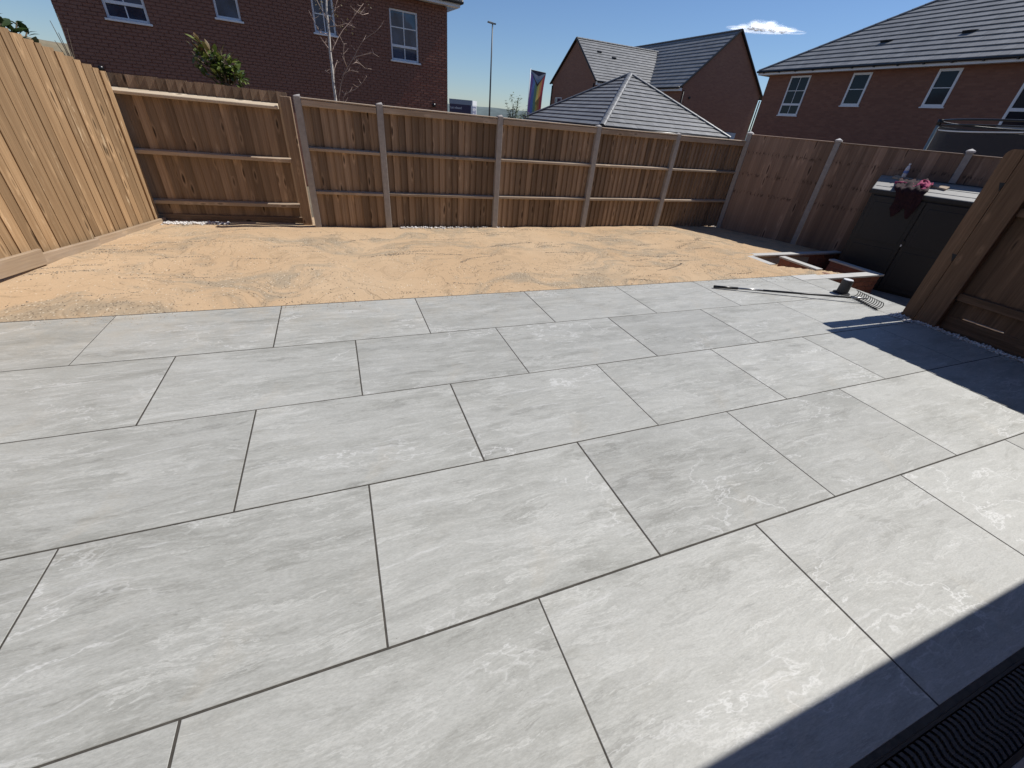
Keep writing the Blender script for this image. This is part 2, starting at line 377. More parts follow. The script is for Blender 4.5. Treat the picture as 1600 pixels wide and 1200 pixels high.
hills('hill', [(-120, 300, 5), (20, 330, 5.5), (110, 330, 6.2), (180, 300, 6), (260, 250, 7), (330, 120, 8)], 60, 'far_trees', 9)

# ---------------------------------------------------------------- patio of porcelain slabs
PXS, PYS, GAP = 1.2053, .8053, .008
X0 = .2341 * 1.2053
mb = MB()
mb.box((-4.2, -.02, -.40), (8.20, 4.045, -.0013)); mb.box((8.2001, 2.655, -.40), (8.69, 4.045, -.0013))
patio = tag(mb.build('patio', 'grout'), kind='structure')
slab_meshes = {}
def slab(x0, x1, y0, y1):
    w, h = round(x1 - x0, 4), round(y1 - y0, 4)
    if (w, h) not in slab_meshes:
        s = MB(); e = .0012
        s.hexa([(-w/2, -h/2, -.02), (w/2, -h/2, -.02), (w/2, h/2, -.02), (-w/2, h/2, -.02), (-w/2, -h/2, -e), (w/2, -h/2, -e), (w/2, h/2, -e), (-w/2, h/2, -e)], skip=(0, 1))
        s.hexa([(-w/2, -h/2, -e), (w/2, -h/2, -e), (w/2, h/2, -e), (-w/2, h/2, -e), (-w/2+e, -h/2+e, 0), (w/2-e, -h/2+e, 0), (w/2-e, h/2-e, 0), (-w/2+e, h/2-e, 0)], skip=(0,))
        slab_meshes[w, h] = s.mesh('slab', 'slab')
    link('slab', slab_meshes[w, h], patio, loc=((x0 + x1) / 2 + R(-.0012, .0012), (y0 + y1) / 2 + R(-.0007, .0007), R(-.0004, .0006)), rot=(0, 0, R(-.0009, .0009)))
for r in range(5):
    y0 = r * PYS + (GAP / 2 if r else 0.0); y1 = (r + 1) * PYS - GAP / 2
    if r == 4: y1 = 4.03
    off = X0 + (.5 * PXS if r in (1, 3) else 0) + .012 * (r - 2)
    for k in range(-5, 9):
        a = off + k * PXS + GAP / 2; bx = off + (k + 1) * PXS - GAP / 2
        a = max(a, -4.2)
        if y0 < 2.5:
            bx = min(bx, 8.197)
            if bx - a > .04: slab(a, bx, y0, y1)
        elif r == 3:      # the row that meets the corner of the paving
            if a < 8.19: 
                bb = min(bx, 8.16)
                if bb - a > .04: slab(a, bb, y0, y1)
        else:
            bb = min(bx, 8.16)
            if bb - a > .04: slab(a, bb, y0, y1)
slab(8.167, 8.70, 2.66, 3.215); slab(8.167, 8.70, 3.222, 3.835)

# ---------------------------------------------------------------- lower ground by the store
g = MB(); g.face([(8.6, -3, -.40), (30, -3, -.40), (30, 9.5, -.40), (8.6, 9.5, -.40)]); tag(g.build('lower_path', 'lower'), kind='structure')
g = MB(); g.face([(8.2, -.35, -.03), (8.62, -.35, -.03), (8.62, 2.654, -.03), (8.2, 2.654, -.03)]); g.face([(8.62, -3, -.03), (8.62, -3, -.42), (8.62, 2.654, -.42), (8.62, 2.654, -.03)])
tag(g.build('gravel_bed', 'lower'), kind='structure')

# ---------------------------------------------------------------- sand bed
def sand_z(x, y):
    z = -.006 + .012 * mnoise.noise(Vector((x * 1.3, y * 1.7, 1))) + .008 * mnoise.noise(Vector((x * 4.2, y * 5, 4))) + .003 * mnoise.noise(Vector((x * 14, y * 16, 2)))
    z += .02 * min(1, max(0, (y - 4.1) / .5))
    if y < 4.16: z = min(z, -.004) - .004
    if x > 8.1 and y > 5.0: z -= min(.10, (x - 8.1) * .03)
    if x > 8.3 and y < 5.02:
        if x > 8.44:
            yc = 4.50 if x < 8.55 else 4.50 - (x - 8.55) * .42
            yc = max(yc, 4.02)
            z -= min(.42, max(0, (y - yc)) * .85)
        z -= .02
    return z
mb = MB(); nx, ny = 250, 72; xa, xb, ya, yb = -1.6, 11.2, 4.03, 7.6
idx = {}
def xbound(y): return 9.93 if y < 5.06 else 9.76 + (7.1 - y) * .577
for j in range(ny + 1):
    for i in range(nx + 1):
        x = xa + (xb - xa) * i / nx; y = ya + (yb - ya) * j / ny
        xm = xbound(y)
        if x > xm: x = xm
        idx[i, j] = len(mb.v); mb.v.append((x, y, sand_z(x, y)))
for j in range(ny):
    for i in range(nx):
        q = [idx[i, j], idx[i + 1, j], idx[i + 1, j + 1], idx[i, j + 1]]
        if mb.v[q[0]][0] < mb.v[q[1]][0] - 1e-4: mb.f.append(tuple(q)); mb.c.append(1.)
tag(mb.build('sand_bed', 'sand', smooth=True), kind='structure')

# pebbles
def pebbles(name, pts, smin, smax, label):
    mb = MB()
    for (x, y, z) in pts:
        r = R(smin, smax); a = R(0, 6.28); q = R(.55, .9); e = R(.45, .8)
        ring = []
        base = len(mb.v)
        for k in range(6):
            an = a + k * math.pi / 3; rr = r * R(.75, 1.1)
            mb.v.append((x + rr * math.cos(an), y + rr * q * math.sin(an), z + R(-.1, .1) * r))
        mb.v.append((x + R(-.2, .2) * r, y + R(-.2, .2) * r, z + r * e)); mb.v.append((x, y, z - r * e))
        col = R(.6, 1.25)
        for k in range(6):
            mb.f.append((base + k, base + (k + 1) % 6, base + 6)); mb.c.append(col)
            mb.f.append((base + (k + 1) % 6, base + k, base + 7)); mb.c.append(col)
    o = mb.build(name, 'pebble_t', tint=True); return tag(o, label, 'pebbles', kind='stuff')
m, t, b = newmat('pebble_t'); M['pebble_t'] = m
at = N(t, 'Attribute'); at.attribute_name = 'tint'; n = noise(t, coords(t, rnd=False), 60, 3, .6)
c = mix(t, n, (.80, .77, .74), (.6, .58, .56)); c = mix(t, 1., c, at.outputs['Color'], 'MULTIPLY'); L(t, c, b.inputs['Base Color']); b.inputs['Roughness'].default_value = .7
pts = [(8.205 + abs(random.gauss(0, .035)), R(.3, 2.42), R(-.008, .018)) for _ in range(1700)]
pts += [(8.21 + R(0, .36), R(2.50, 2.655), R(-.01, .012)) for _ in range(330)] + [(R(8.09, 8.21), R(2.4, 2.64), .008) for _ in range(60)]
pebbles('pebbles', pts, .010, .022, 'white and grey pebbles along the foot of the shaded dark fence')
pts = [(R(-.15, .62), 7.22 - abs(random.gauss(0, .06)), R(.012, .03)) for _ in range(300)]
pebbles('pebbles', pts, .010, .022, 'white pebbles on the sand at the corner of the golden fence')
pts = [(2.98 + abs(random.gauss(0, .62)), 6.90 - abs(random.gauss(0, .03)), R(.012, .035)) for _ in range(230)]
pebbles('pebbles', pts, .008, .019, 'white pebbles on the sand under the second bay of the back fence')

rg = random.Random(12); mb = MB()
for _ in range(5200):
    x = rg.uniform(-1.2, 9.6); y = 4.035 + abs(rg.gauss(0, 1.1))
    if y > 6.9 or (x > 8.0 and y > 4.3): continue
    if mnoise.noise(Vector((x * .9, y * 1.6, 7))) < rg.uniform(-.25, .35) and y > 4.12: continue
    r = rg.uniform(.0025, .0075) * (1.5 if rg.random() < .04 else 1); z = sand_z(x, y) + r * .2; i = len(mb.v)
    an = rg.uniform(0, 6.28)
    for k in range(4): mb.v.append((x + r * math.cos(an + k * 1.57) * rg.uniform(.7, 1.1), y + r * math.sin(an + k * 1.57) * rg.uniform(.7, 1.1), z))
    mb.v.append((x, y, z + r * .8)); cl_ = rg.choice((.25, .35, .5, .8, 1.05))
    for k in range(4): mb.f.append((i + k, i + (k + 1) % 4, i + 4)); mb.c.append(cl_)
for _ in range(75):      # stippled rake arcs
    cx, cy = rg.uniform(-.6, 8.8), rg.uniform(4.15, 6.8); ra_ = rg.uniform(.35, 1.3); a0 = rg.choice((1.57, 4.71)) + rg.uniform(-.9, .5); sw = rg.uniform(.4, 1.1); wd = rg.uniform(.008, .05); ks = rg.uniform(.22, .5)
    if cx > 8.0 and cy < 5.2: continue
    for _k in range(int(ra_ * sw * rg.uniform(130, 330))):
        a = a0 + sw * rg.random(); rr_ = ra_ + rg.gauss(0, wd); x = cx + rr_ * math.cos(a); y = cy + ks * rr_ * math.sin(a); r = rg.uniform(.0025, .0065)
        if not (4.05 < y < 6.85 and -.9 < x < 9.3): continue
        if x > 8.0 and y < 5.2: continue
        if x < -.75 + (y - 5) * .3: continue
        z = sand_z(x, y) + r * .1; i = len(mb.v); an = rg.uniform(0, 6.28)
        for k in range(4): mb.v.append((x + r * math.cos(an + k * 1.57), y + r * math.sin(an + k * 1.57), z))
        mb.v.append((x, y, z + r * .8)); cl_ = rg.choice((.3, .4, .5, .6, 1.))
        for k in range(4): mb.f.append((i + k, i + (k + 1) % 4, i + 4)); mb.c.append(cl_)
for _ in range(1300):
    x = rg.uniform(-.9, 8.1); y = 4.03 - abs(rg.gauss(0, .09)); r = rg.uniform(.0018, .0045); i = len(mb.v); an = rg.uniform(0, 6.28)
    if mnoise.noise(Vector((x * 1.4, 3, 5))) < rg.uniform(-.4, .3): continue
    for k in range(4): mb.v.append((x + r * math.cos(an + k * 1.57), y + r * math.sin(an + k * 1.57), .0012))
    mb.v.append((x, y, .0012 + r)); cl_ = rg.choice((.5, .9, 1.1))
    for k in range(4): mb.f.append((i + k, i + (k + 1) % 4, i + 4)); mb.c.append(cl_)
m, t, b = newmat('grit'); M['grit'] = m
at = N(t, 'Attribute'); at.attribute_name = 'tint'; L(t, mix(t, 1., (.52, .42, .31), at.outputs['Color'], 'MULTIPLY'), b.inputs['Base Color']); b.inputs['Roughness'].default_value = .9
tag(mb.build('grit', 'grit', tint=True), 'loose dark and pale grit scattered over the sand', 'grit', kind='stuff')

# ---------------------------------------------------------------- fences
board_cache = {}
def board_mesh(w, t1, t2, mat):
    k = (w, t1, t2, mat)
    if k not in board_cache:
        s = MB(); zs = [0, .33, .66, 1]
        rings = [[(0, t2 - .0065, z), (w, -.003, z), (w, t2 - .004, z), (0, t1, z)] for z in zs]
        for a, bb in zip(rings, rings[1:]):
            for k2 in range(4): s.face([a[k2], a[(k2 + 1) % 4], bb[(k2 + 1) % 4], bb[k2]])
        s.face(list(reversed(rings[0]))); s.face(rings[-1])
        board_cache[k] = s.mesh('board', mat)
    return board_cache[k]
def fence_boards(par, A, B, nsign, z0f, z1f, pitch, mat, off=0., t1=.026, t2=.010, gapj=.0012, name='board', jitter=.004, flip=False):
    """featheredge boards from A to B; the normal is nsign * left normal of A->B"""
    L_ = math.hypot(B[0] - A[0], B[1] - A[1]); d = ((B[0] - A[0]) / L_, (B[1] - A[1]) / L_)
    n = int(L_ / pitch); w = L_ / n
    ang = math.atan2(d[1], d[0]); cuts = [k * w for k in range(n + 1)]
    if flip: cuts = [min(L_, max(0, c_ + random.choice((-.018, 0, .006, .018)))) for c_ in cuts]
    for k in range(n):
        w = cuts[k + 1] - cuts[k]
        ww = w + .012
        me = board_mesh(round(ww, 4), random.choice((.009, .010, .010, .011, .012, .014, .026)) if flip else t1, t2, mat)
        s = cuts[k]; x = A[0] + d[0] * s; y = A[1] + d[1] * s
        zb, zt = z0f(s / L_), z1f((s + w / 2) / L_) + R(-jitter, jitter)
        sy = nsign
        px, py = x - d[1] * nsign * off, y + d[0] * nsign * off
        o = link(name, me, par, loc=(px + R(-.001, .001), py, zb), rot=(R(-.002, .002), R(-.0025, .0025), ang), scale=(1, sy, zt - zb))
def rail(par, A, B, n, z0, z1, o0, o1, mat='rail', name='rail', zoff2=0., slope=None):
    """horizontal rail in front of the boards; its grain runs along it"""
    L_ = math.hypot(B[0] - A[0], B[1] - A[1]); ang = math.atan2(B[1] - A[1], B[0] - A[0])
    s = MB(); h = z1 - z0; w = o1 - o0
    s.hexa([(-w/2, -h/2, 0), (w/2, -h/2, 0), (w/2, h/2, 0), (-w/2, h/2, 0), (-w/2, -h/2, L_), (w/2, -h/2, L_), (w/2, h/2, L_), (-w/2, h/2, L_)])
    X = Vector((n[0], n[1], 0)); Zv = Vector((B[0] - A[0], B[1] - A[1], zoff2)).normalized(); Y = Zv.cross(X).normalized(); X = Y.cross(Zv)
    if slope is None: slope = .016 if name == 'rail' and h < .07 else .004
    ks = [1, 5] if Y.z < 0 else [2, 6]
    for k in ks: x_, y_, z_ = s.v[k]; s.v[k] = (x_, y_ + (slope if Y.z < 0 else -slope), z_)
    o = bpy.data.objects.new(name, s.mesh(name, mat)); COL.objects.link(o)
    c = Vector((A[0] + n[0] * (o0 + o1) / 2, A[1] + n[1] * (o0 + o1) / 2, (z0 + z1) / 2))
    mw = Matrix(((X.x, Y.x, Zv.x, c.x), (X.y, Y.y, Zv.y, c.y), (X.z, Y.z, Zv.z, c.z), (0, 0, 0, 1)))
    o.parent = par; o.matrix_world = mw
    o.matrix_parent_inverse = WM[par.name].inverted(); o.matrix_basis = mw
    bv = o.modifiers.new('bevel', 'BEVEL'); bv.width = .004; bv.segments = 1
    return o
def post(par, x, y, z0, z1, wx, wy, ang, mat, cap=None, capmat='post_cap', name='post', over=.010):
    s = MB(); s.box((-wx/2, -wy/2, 0), (wx/2, wy/2, z1 - z0))
    o = link(name, s.mesh(name, mat), par, loc=(x, y, z0), rot=(0, 0, ang), bevel=.006)
    if cap:
        s = MB(); e = over; h = z1 - z0
        s.box((-wx/2 - e, -wy/2 - e, h), (wx/2 + e, wy/2 + e, h + .022 * (over > 0) + .002))
        i = [(-wx/2 - e, -wy/2 - e, h + .022 * (over > 0) + .002), (wx/2 + e, -wy/2 - e, h + .022 * (over > 0) + .002), (wx/2 + e, wy/2 + e, h + .022), (-wx/2 - e, wy/2 + e, h + .022 * (over > 0) + .002)]; top = (0, 0, h + .022 * (over > 0) + cap)
        for k in range(4): s.face([i[k], i[(k + 1) % 4], top])
        c_ = link('post_cap', s.mesh('post_cap', capmat), o, loc=(x, y, z0), rot=(0, 0, ang))
        c_.matrix_parent_inverse = Matrix.LocRotScale(Vector((x, y, z0)), __import__('mathutils').Euler((0, 0, ang)), Vector((1, 1, 1))).inverted()
    return o

# --- left fence, face side, new golden boards; its top climbs towards the camera
lf = thing('fence', 'tall golden close board fence in full sun on the left, sloping top', 'fence', (-.9, 5, 0))
A, B = (-.215, 7.33), (-1.55, 2.50)
Ld = math.hypot(B[0] - A[0], B[1] - A[1])
def ltop(s):
    y = 7.33 + (2.5 - 7.33) * s
    return 1.665 + min(.33, max(0, 7.3 - y) * .238)
def lbot(s): return .03 + max(0, s - .12) * .11
fence_boards(lf, B, A, -1, lambda q: lbot(1 - q), lambda q: ltop(1 - q), .108, 'wood_new', t1=.042, t2=.008, jitter=.004, name='board', flip=True)
d = ((B[0] - A[0]) / Ld, (B[1] - A[1]) / Ld); nl = (-d[1], d[0])
for z in (.35, 1.0, 1.5): rail(lf, A, B, nl, z - .035, z + .035, -.06, -.015, 'wood_new')
def at(s): return (A[0] + d[0] * s, A[1] + d[1] * s)
for i, (s0, s1, z0, z1, o) in enumerate([(-.02, 1.245, -.10, .062, .032), (1.235, 2.02, -.08, .092, .050), (1.97, 3.2, .028, .178, .075), (3.25, 4.9, .0, .2, .05)]):
    rail(lf, at(s0), at(s1), nl, z0, z1, o, o + .032, 'gravel_board', 'gravel_board', zoff2=.035 if i < 3 else 0)

# --- back fence, left older bay (rails towards us)
bl = thing('fence', 'darker brown fence bay behind the golden fence corner, pale top rail below its board tops', 'fence', (.7, 7.35, 0))
A, B = (-.36, 7.44), (1.66, 7.245); n = (-.096, -.995)
fence_boards(bl, A, B, -1, lambda s: .02, lambda s: 1.672 - .03 * s, .101, 'wood_back', t1=.026, t2=.010, jitter=.004)
rail(bl, A, (1.55, 7.256), n, 1.468, 1.535, .024, .090, 'rail_pale', zoff2=-.02, slope=.034)
rail(bl, A, (1.60, 7.251), n, .835, .895, .024, .080, zoff2=-.01)
rail(bl, A, B, n, .235, .295, .024, .080)
rail(bl, A, B, n, -.03, .10, .024, .05, 'wood_back', 'gravel_board')
post(bl, 1.655, 7.13, -.1, 1.60, .125, .10, -.03, 'wood_back')

# --- main back fence: posts, capped panels, two mid rails, close boards
bf = thing('fence', 'long brown close board back fence with grey posts between five bays', 'fence', (5.7, 7.0, 0))
P = [(1.80, 6.985), (2.81, 6.96), (4.545, 6.935), (6.29, 6.975), (8.02, 7.06), (9.84, 7.125)]
tops = [1.618, 1.615, 1.607, 1.602, 1.600, 1.70]
for (x, y), zt in zip(P, tops):
    if zt < 1.65: post(bf, x, y, -.2, zt, .085, .095, 0, 'concrete_post', cap=.014, over=-.004, capmat='concrete_post')
for (a, ta), (c_, tb) in zip(zip(P, tops), zip(P[1:], tops[1:])):
    tb = min(tb, 1.595); A = (a[0] + .045, a[1] + .03); B = (c_[0] - .045, c_[1] + .03)
    L_ = math.hypot(B[0] - A[0], B[1] - A[1]); n = ((B[1] - A[1]) / L_, -(B[0] - A[0]) / L_)
    z0, z1 = ta - .025, tb - .015
    fence_boards(bf, A, B, -1, lambda s: R(-.03, .0), lambda s: z0 + (z1 - z0) * s - .02, .096, 'wood_back', t1=.034, t2=.009, jitter=.002)
    sl_ = z1 - z0
    rail(bf, A, B, n, z0 - .078, z0 - .004, .024, .074, zoff2=sl_)
    rail(bf, A, B, n, z0 - .003, z0 + .017, -.022, .080, name='capping_rail', zoff2=sl_)
    rail(bf, A, B, n, 1.012, 1.062, .024, .075, zoff2=sl_ * .8)
    rail(bf, A, B, n, .472, .522, .024, .075, zoff2=sl_ * .6)
# --- right fence, face side, runs away from the corner at thirty degrees
rf = thing('fence', 'reddish brown close board fence in shade on the right, white capped slim posts', 'fence', (10.5, 5.8, 0))
RA = (9.76, 7.08); dr = (math.sin(rad(30)), -math.cos(rad(30))); nr = (-math.cos(rad(30)), -math.sin(rad(30)))
def rp(s): return (RA[0] + dr[0] * s, RA[1] + dr[1] * s)
ps = [0, 1.465, 3.21, 5.05, 6.9, 8.7]; angr = math.atan2(dr[1], dr[0])
for i, s_ in enumerate(ps):
    x, y = rp(s_); post(rf, x, y, -.55, 1.705 + .012 * i, .085, .085, angr, 'concrete_post', cap=.03)
for i, (a, c_) in enumerate(zip(ps, ps[1:])):
    A = rp(a + .045); B = rp(c_ - .045)
    zt = 1.695 - .004 * i
    fence_boards(rf, A, B, -1, lambda s: -.5, lambda s: zt, .128, 'wood_right', t1=.026, t2=.010, off=-.008, jitter=.0015)
    rail(rf, A, B, nr, zt + .001, zt + .018, -.045, .02, name='capping_rail', mat='wood_right')

# --- gate fence at the right edge of the patio
gf = thing('fence', 'dark shaded fence at the right patio edge with thick double end post', 'fence', (8.33, 1.4, 0))
A, B = (8.365, 2.24), (8.365, -.34); n = (-1, 0)
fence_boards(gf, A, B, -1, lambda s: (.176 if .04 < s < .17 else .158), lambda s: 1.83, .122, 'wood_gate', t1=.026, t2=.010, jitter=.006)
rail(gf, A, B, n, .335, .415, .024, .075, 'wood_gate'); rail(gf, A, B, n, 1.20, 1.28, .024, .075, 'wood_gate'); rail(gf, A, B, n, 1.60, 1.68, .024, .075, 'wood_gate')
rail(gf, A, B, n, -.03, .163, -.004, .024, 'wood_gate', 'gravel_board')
def notched(x, y, wx, wy, z1, mat, top_round):
    s = MB(); prof = [(-wy/2, 0)]
    seg = [(-wy/2, z1 - top_round)]
    for k in range(1, 7):
        a = math.pi - k * math.pi / 12; seg.append((-wy/2 + top_round + top_round * math.cos(a), z1 - top_round + top_round * math.sin(a)))
    prof = [(-wy/2, 0)] + seg + [(wy/2, z1), (wy/2, 0)]
    f0 = [(-wx/2, p_[0], p_[1]) for p_ in prof]; f1 = [(wx/2, p_[0], p_[1]) for p_ in prof]
    s.face(f0); s.face(list(reversed(f1)))
    for k in range(len(prof)): s.face([f0[(k + 1) % len(prof)], f0[k], f1[k], f1[(k + 1) % len(prof)]])
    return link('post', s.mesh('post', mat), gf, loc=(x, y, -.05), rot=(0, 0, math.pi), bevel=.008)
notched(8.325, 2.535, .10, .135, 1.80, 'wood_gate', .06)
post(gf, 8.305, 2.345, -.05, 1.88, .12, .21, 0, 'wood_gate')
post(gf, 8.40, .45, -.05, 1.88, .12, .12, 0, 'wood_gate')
# flat dark triangles painted for the shade in gaps of the end post
for z in (.72, 1.42):
    s = MB(); s.face([(8.2735, 2.470, z - .035), (8.2735, 2.505, z + .045), (8.2735, 2.458, z + .045)]); s.face([(8.2735, 2.470, z - .035), (8.2735, 2.458, z + .045), (8.279, 2.458, z + .045), (8.279, 2.470, z - .035)])
    s.build('notch_shade', 'gap_shade', gf)
# the gate leaf behind the post
gl = thing('gate', 'open wooden garden gate leaf with rounded top behind the thick end post', 'gate', (8.42, 2.52, -.3))
ga, gb = Vector((8.42, 2.475)), Vector((9.02, 2.60)); gd = (gb - ga); gL = gd.length; gd.normalize()
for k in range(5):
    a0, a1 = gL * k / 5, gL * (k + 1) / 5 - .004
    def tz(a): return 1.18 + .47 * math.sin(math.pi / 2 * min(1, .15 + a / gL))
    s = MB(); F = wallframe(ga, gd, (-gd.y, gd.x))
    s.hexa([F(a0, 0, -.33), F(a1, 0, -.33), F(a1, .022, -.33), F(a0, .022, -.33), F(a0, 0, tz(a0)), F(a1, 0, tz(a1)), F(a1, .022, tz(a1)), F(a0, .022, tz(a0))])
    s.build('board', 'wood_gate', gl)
s = MB(); s.tube([F(gL * k / 10, .011, tz(gL * k / 10) + .012) for k in range(11)], .012, 6); s.build('top_rail', 'rail', gl)

# ---------------------------------------------------------------- brick steps / retaining walls
rw = thing('retaining_wall', 'low red brick retaining walls with white slab copings at the patio corner', 'wall', (9.2, 4.4, -.4))
bm_ = MB(); bm_.box((-.1075, -.05, -.0325), (.1075, .05, .0325)); brick_me = bm_.mesh('brick', 'brick_single')
def brick_wall(x0, y0, x1, y1, z0, z1, depth=.10):
    """wall along x or y; single bricks laid proud of a mortar core"""
    s = MB(); e = .006
    s.box((x0 + e, y0 + e, z0), (x1 - e, y1 - e, z1 - .002)); s.build('mortar_core', 'mortar', rw)
    along_x = (x1 - x0) > (y1 - y0)
    L_ = (x1 - x0) if along_x else (y1 - y0); W_ = (y1 - y0) if along_x else (x1 - x0)
    nz = int((z1 - z0) / .075 + .5); cz = (z1 - z0) / nz
    for j in range(nz):
        s_ = -.1125 if j % 2 else 0
        while s_ < L_ - .03:
            a = max(0, s_); e_ = min(L_, s_ + .215); l = e_ - a
            if l > .03:
                c_ = (a + e_) / 2; zc = z0 + (j + .5) * cz
                loc = (x0 + c_, (y0 + y1) / 2, zc) if along_x else ((x0 + x1) / 2, y0 + c_, zc)
                link('brick', brick_me, rw, loc=loc, rot=(0, 0, 0 if along_x else math.pi / 2), scale=(l / .215, W_ / .10 * R(.99, 1.01), 1))
            s_ += .225
def coping(x0, y0, x1, y1, z=0., n=1):
    along_x = (x1 - x0) > (y1 - y0)
    for k in range(n):
        a, c_ = k / n, (k + 1) / n
        s = MB()
        if along_x: s.box((x0 + (x1 - x0) * a + (.003 if k else 0), y0, z - .022), (x0 + (x1 - x0) * c_, y1, z + .004))
        else: s.box((x0, y0 + (y1 - y0) * a + (.003 if k else 0), z - .022), (x1, y0 + (y1 - y0) * c_, z + .004))
        s.build('coping_slab', 'coping', rw, bevel=.002)
brick_wall(8.70, 3.87, 10.03, 3.97, -.42, -.022); coping(8.705, 3.842, 10.07, 3.995, n=2)
brick_wall(9.95, 3.98, 10.05, 4.66, -.42, -.022); coping(9.935, 3.997, 10.07, 4.68)
brick_wall(9.03, 4.02, 9.13, 4.90, -.42, -.022); coping(9.01, 4.23, 9.15, 4.92)
brick_wall(8.35, 4.42, 8.45, 4.98, -.30, -.022); coping(8.33, 4.54, 8.47, 4.998)
brick_wall(8.31, 5.02, 10.80, 5.12, -.42, -.022); coping(8.30, 5.0, 10.78, 5.125, n=3)
coping(8.168, 3.842, 8.700, 4.03)

# ---------------------------------------------------------------- garden store and what lies on it
SF = Vector((10.351, 4.784)); sd = Vector((.456, -.890)); sn = Vector((.890, .456)); SW, SD = 1.45, .60
F = wallframe(SF, sd, sn); F0 = F
st = thing('garden_store', 'dark grey plastic garden store with two doors and pale sloping lid', 'storage box', (SF.x, SF.y, -.4))
def lidz(o): return 1.13 + .274 * o
s = MB()
s.hexa([F(.0, .0, -.4), F(SW, .0, -.4), F(SW, SD, -.4), F(0, SD, -.4), F(0, 0, lidz(0) - .06), F(SW, 0, lidz(0) - .06), F(SW, SD, lidz(SD) - .06), F(0, SD, lidz(SD) - .06)])
s.build('body', 'grey_plastic', st, bevel=.01)
for i in range(2):
    a0, a1 = (.03, .718) if i == 0 else (.728, SW - .03)
    s = MB(); s.hexa([F(a0, -.022, -.36), F(a1, -.022, -.36), F(a1, -.001, -.36), F(a0, -.001, -.36), F(a0, -.022, 1.03), F(a1, -.022, 1.03), F(a1, -.001, 1.03), F(a0, -.001, 1.03)])
    dr_ = s.build('door', 'grey_plastic', st, bevel=.008)
    s = MB()
    for q in range(2):
        z0, z1 = (-.28, .28) if q == 0 else (.36, .94)
        s.hexa([F(a0 + .06, -.028, z0), F(a1 - .06, -.028, z0), F(a1 - .06, -.021, z0), F(a0 + .06, -.021, z0), F(a0 + .06, -.028, z1), F(a1 - .06, -.028, z1), F(a1 - .06, -.021, z1), F(a0 + .06, -.021, z1)])
    s.build('panel', 'grey_plastic', dr_, bevel=.004)
s = MB(); s.hexa([F(-.03, -.035, lidz(-.035) - .055), F(SW + .03, -.035, lidz(-.035) - .055), F(SW + .03, SD + .02, lidz(SD + .02) - .055), F(-.03, SD + .02, lidz(SD + .02) - .055),
                 F(-.03, -.035, lidz(-.035)), F(SW + .03, -.035, lidz(-.035)), F(SW + .03, SD + .02, lidz(SD + .02)), F(-.03, SD + .02, lidz(SD + .02))])
lid = s.build('lid', 'lid_plastic', st, bevel=.012)
s = MB(); s.hexa([F(-.034, -.042, lidz(0) - .075), F(SW + .034, -.042, lidz(0) - .075), F(SW + .034, -.0355, lidz(0) - .075), F(-.034, -.0355, lidz(0) - .075), F(-.034, -.042, lidz(0) - .022), F(SW + .034, -.042, lidz(0) - .022), F(SW + .034, -.0355, lidz(0) - .022), F(-.034, -.0355, lidz(0) - .022)]); s.build('lid_rim', 'grey_plastic', lid)
for a in (.10, .30, .50):
    s = MB(); s.hexa([F(.0, a, lidz(a) - .002), F(SW, a, lidz(a) - .002), F(SW, a + .012, lidz(a + .012) - .002), F(0, a + .012, lidz(a + .012) - .002), F(.0, a, lidz(a) + .006), F(SW, a, lidz(a) + .006), F(SW, a + .012, lidz(a + .012) + .006), F(0, a + .012, lidz(a + .012) + .006)])
    s.build('lid_rib', 'lid_plastic', lid)
s = MB(); s.tube([F(1.28, .0, lidz(0) + .012), F(1.28, .3, lidz(.3) + .012), F(1.28, .58, lidz(.58) + .012)], .007, 6); s.tube([F(.55, .56, lidz(.56) + .012), F(1.28, .56, lidz(.56) + .012)], .006, 6); s.build('lid_strap', 'black_plastic', lid)
s = MB(); s.box((.70, -.05, .37), (.735, -.022, .45), frame=F); s.build('handle', 'black_plastic', st, bevel=.004)
s = MB(); s.box((.705, -.055, .355), (.722, -.05, .385), frame=F); s.build('lock', 'upvc', st)
# plank on the lid
pk = MB(); ang = 0
pA = Vector((.15, .545)); pB = Vector((.87, .30)); pd = (pB - pA).normalized(); pn = Vector((-pd.y, pd.x))
def onlid(q, h): return F0(q.x, q.y, lidz(q.y) + h)
w_ = .055
pk.hexa([onlid(pA - pn * w_, .004), onlid(pB - pn * w_, .004), onlid(pB + pn * w_, .004), onlid(pA + pn * w_, .004), onlid(pA - pn * w_, .030), onlid(pB - pn * w_, .030), onlid(pB + pn * w_, .030), onlid(pA + pn * w_, .030)])
tag(pk.build('plank', 'rail', bevel=.003), 'short grey timber offcut under the cloth on the store lid', 'plank')
# bottle
bx, by, bz = onlid(Vector((.27, .50)), .032)
m, t, b = newmat('bottle_plastic'); b.inputs['Base Color'].default_value = (.88, .9, .92, 1); b.inputs['Roughness'].default_value = .2; b.inputs['Transmission Weight'].default_value = .3; M['bottle'] = m
M['bottle_blue'] = plain('bottle_label', (.16, .26, .55), .4)
bt = thing('water_bottle', 'small clear water bottle with blue label standing on the store lid', 'bottle', (bx, by, bz))
def lathe(prof, c, n=14):
    s = MB(); s.tube([(c[0], c[1], c[2] + z) for r, z in prof], [r for r, z in prof], n); return s
lathe([(.026, 0), (.031, .01), (.031, .06), (.029, .085), (.031, .11), (.030, .135), (.022, .16), (.013, .178), (.012, .19)], (bx, by, bz)).build('bottle_body', 'bottle', bt, smooth=True)
lathe([(.0322, .065), (.0322, .105)], (bx, by, bz)).build('label_band', 'bottle_blue', bt)
lathe([(.016, .188), (.016, .208)], (bx, by, bz)).build('cap', 'upvc', bt)
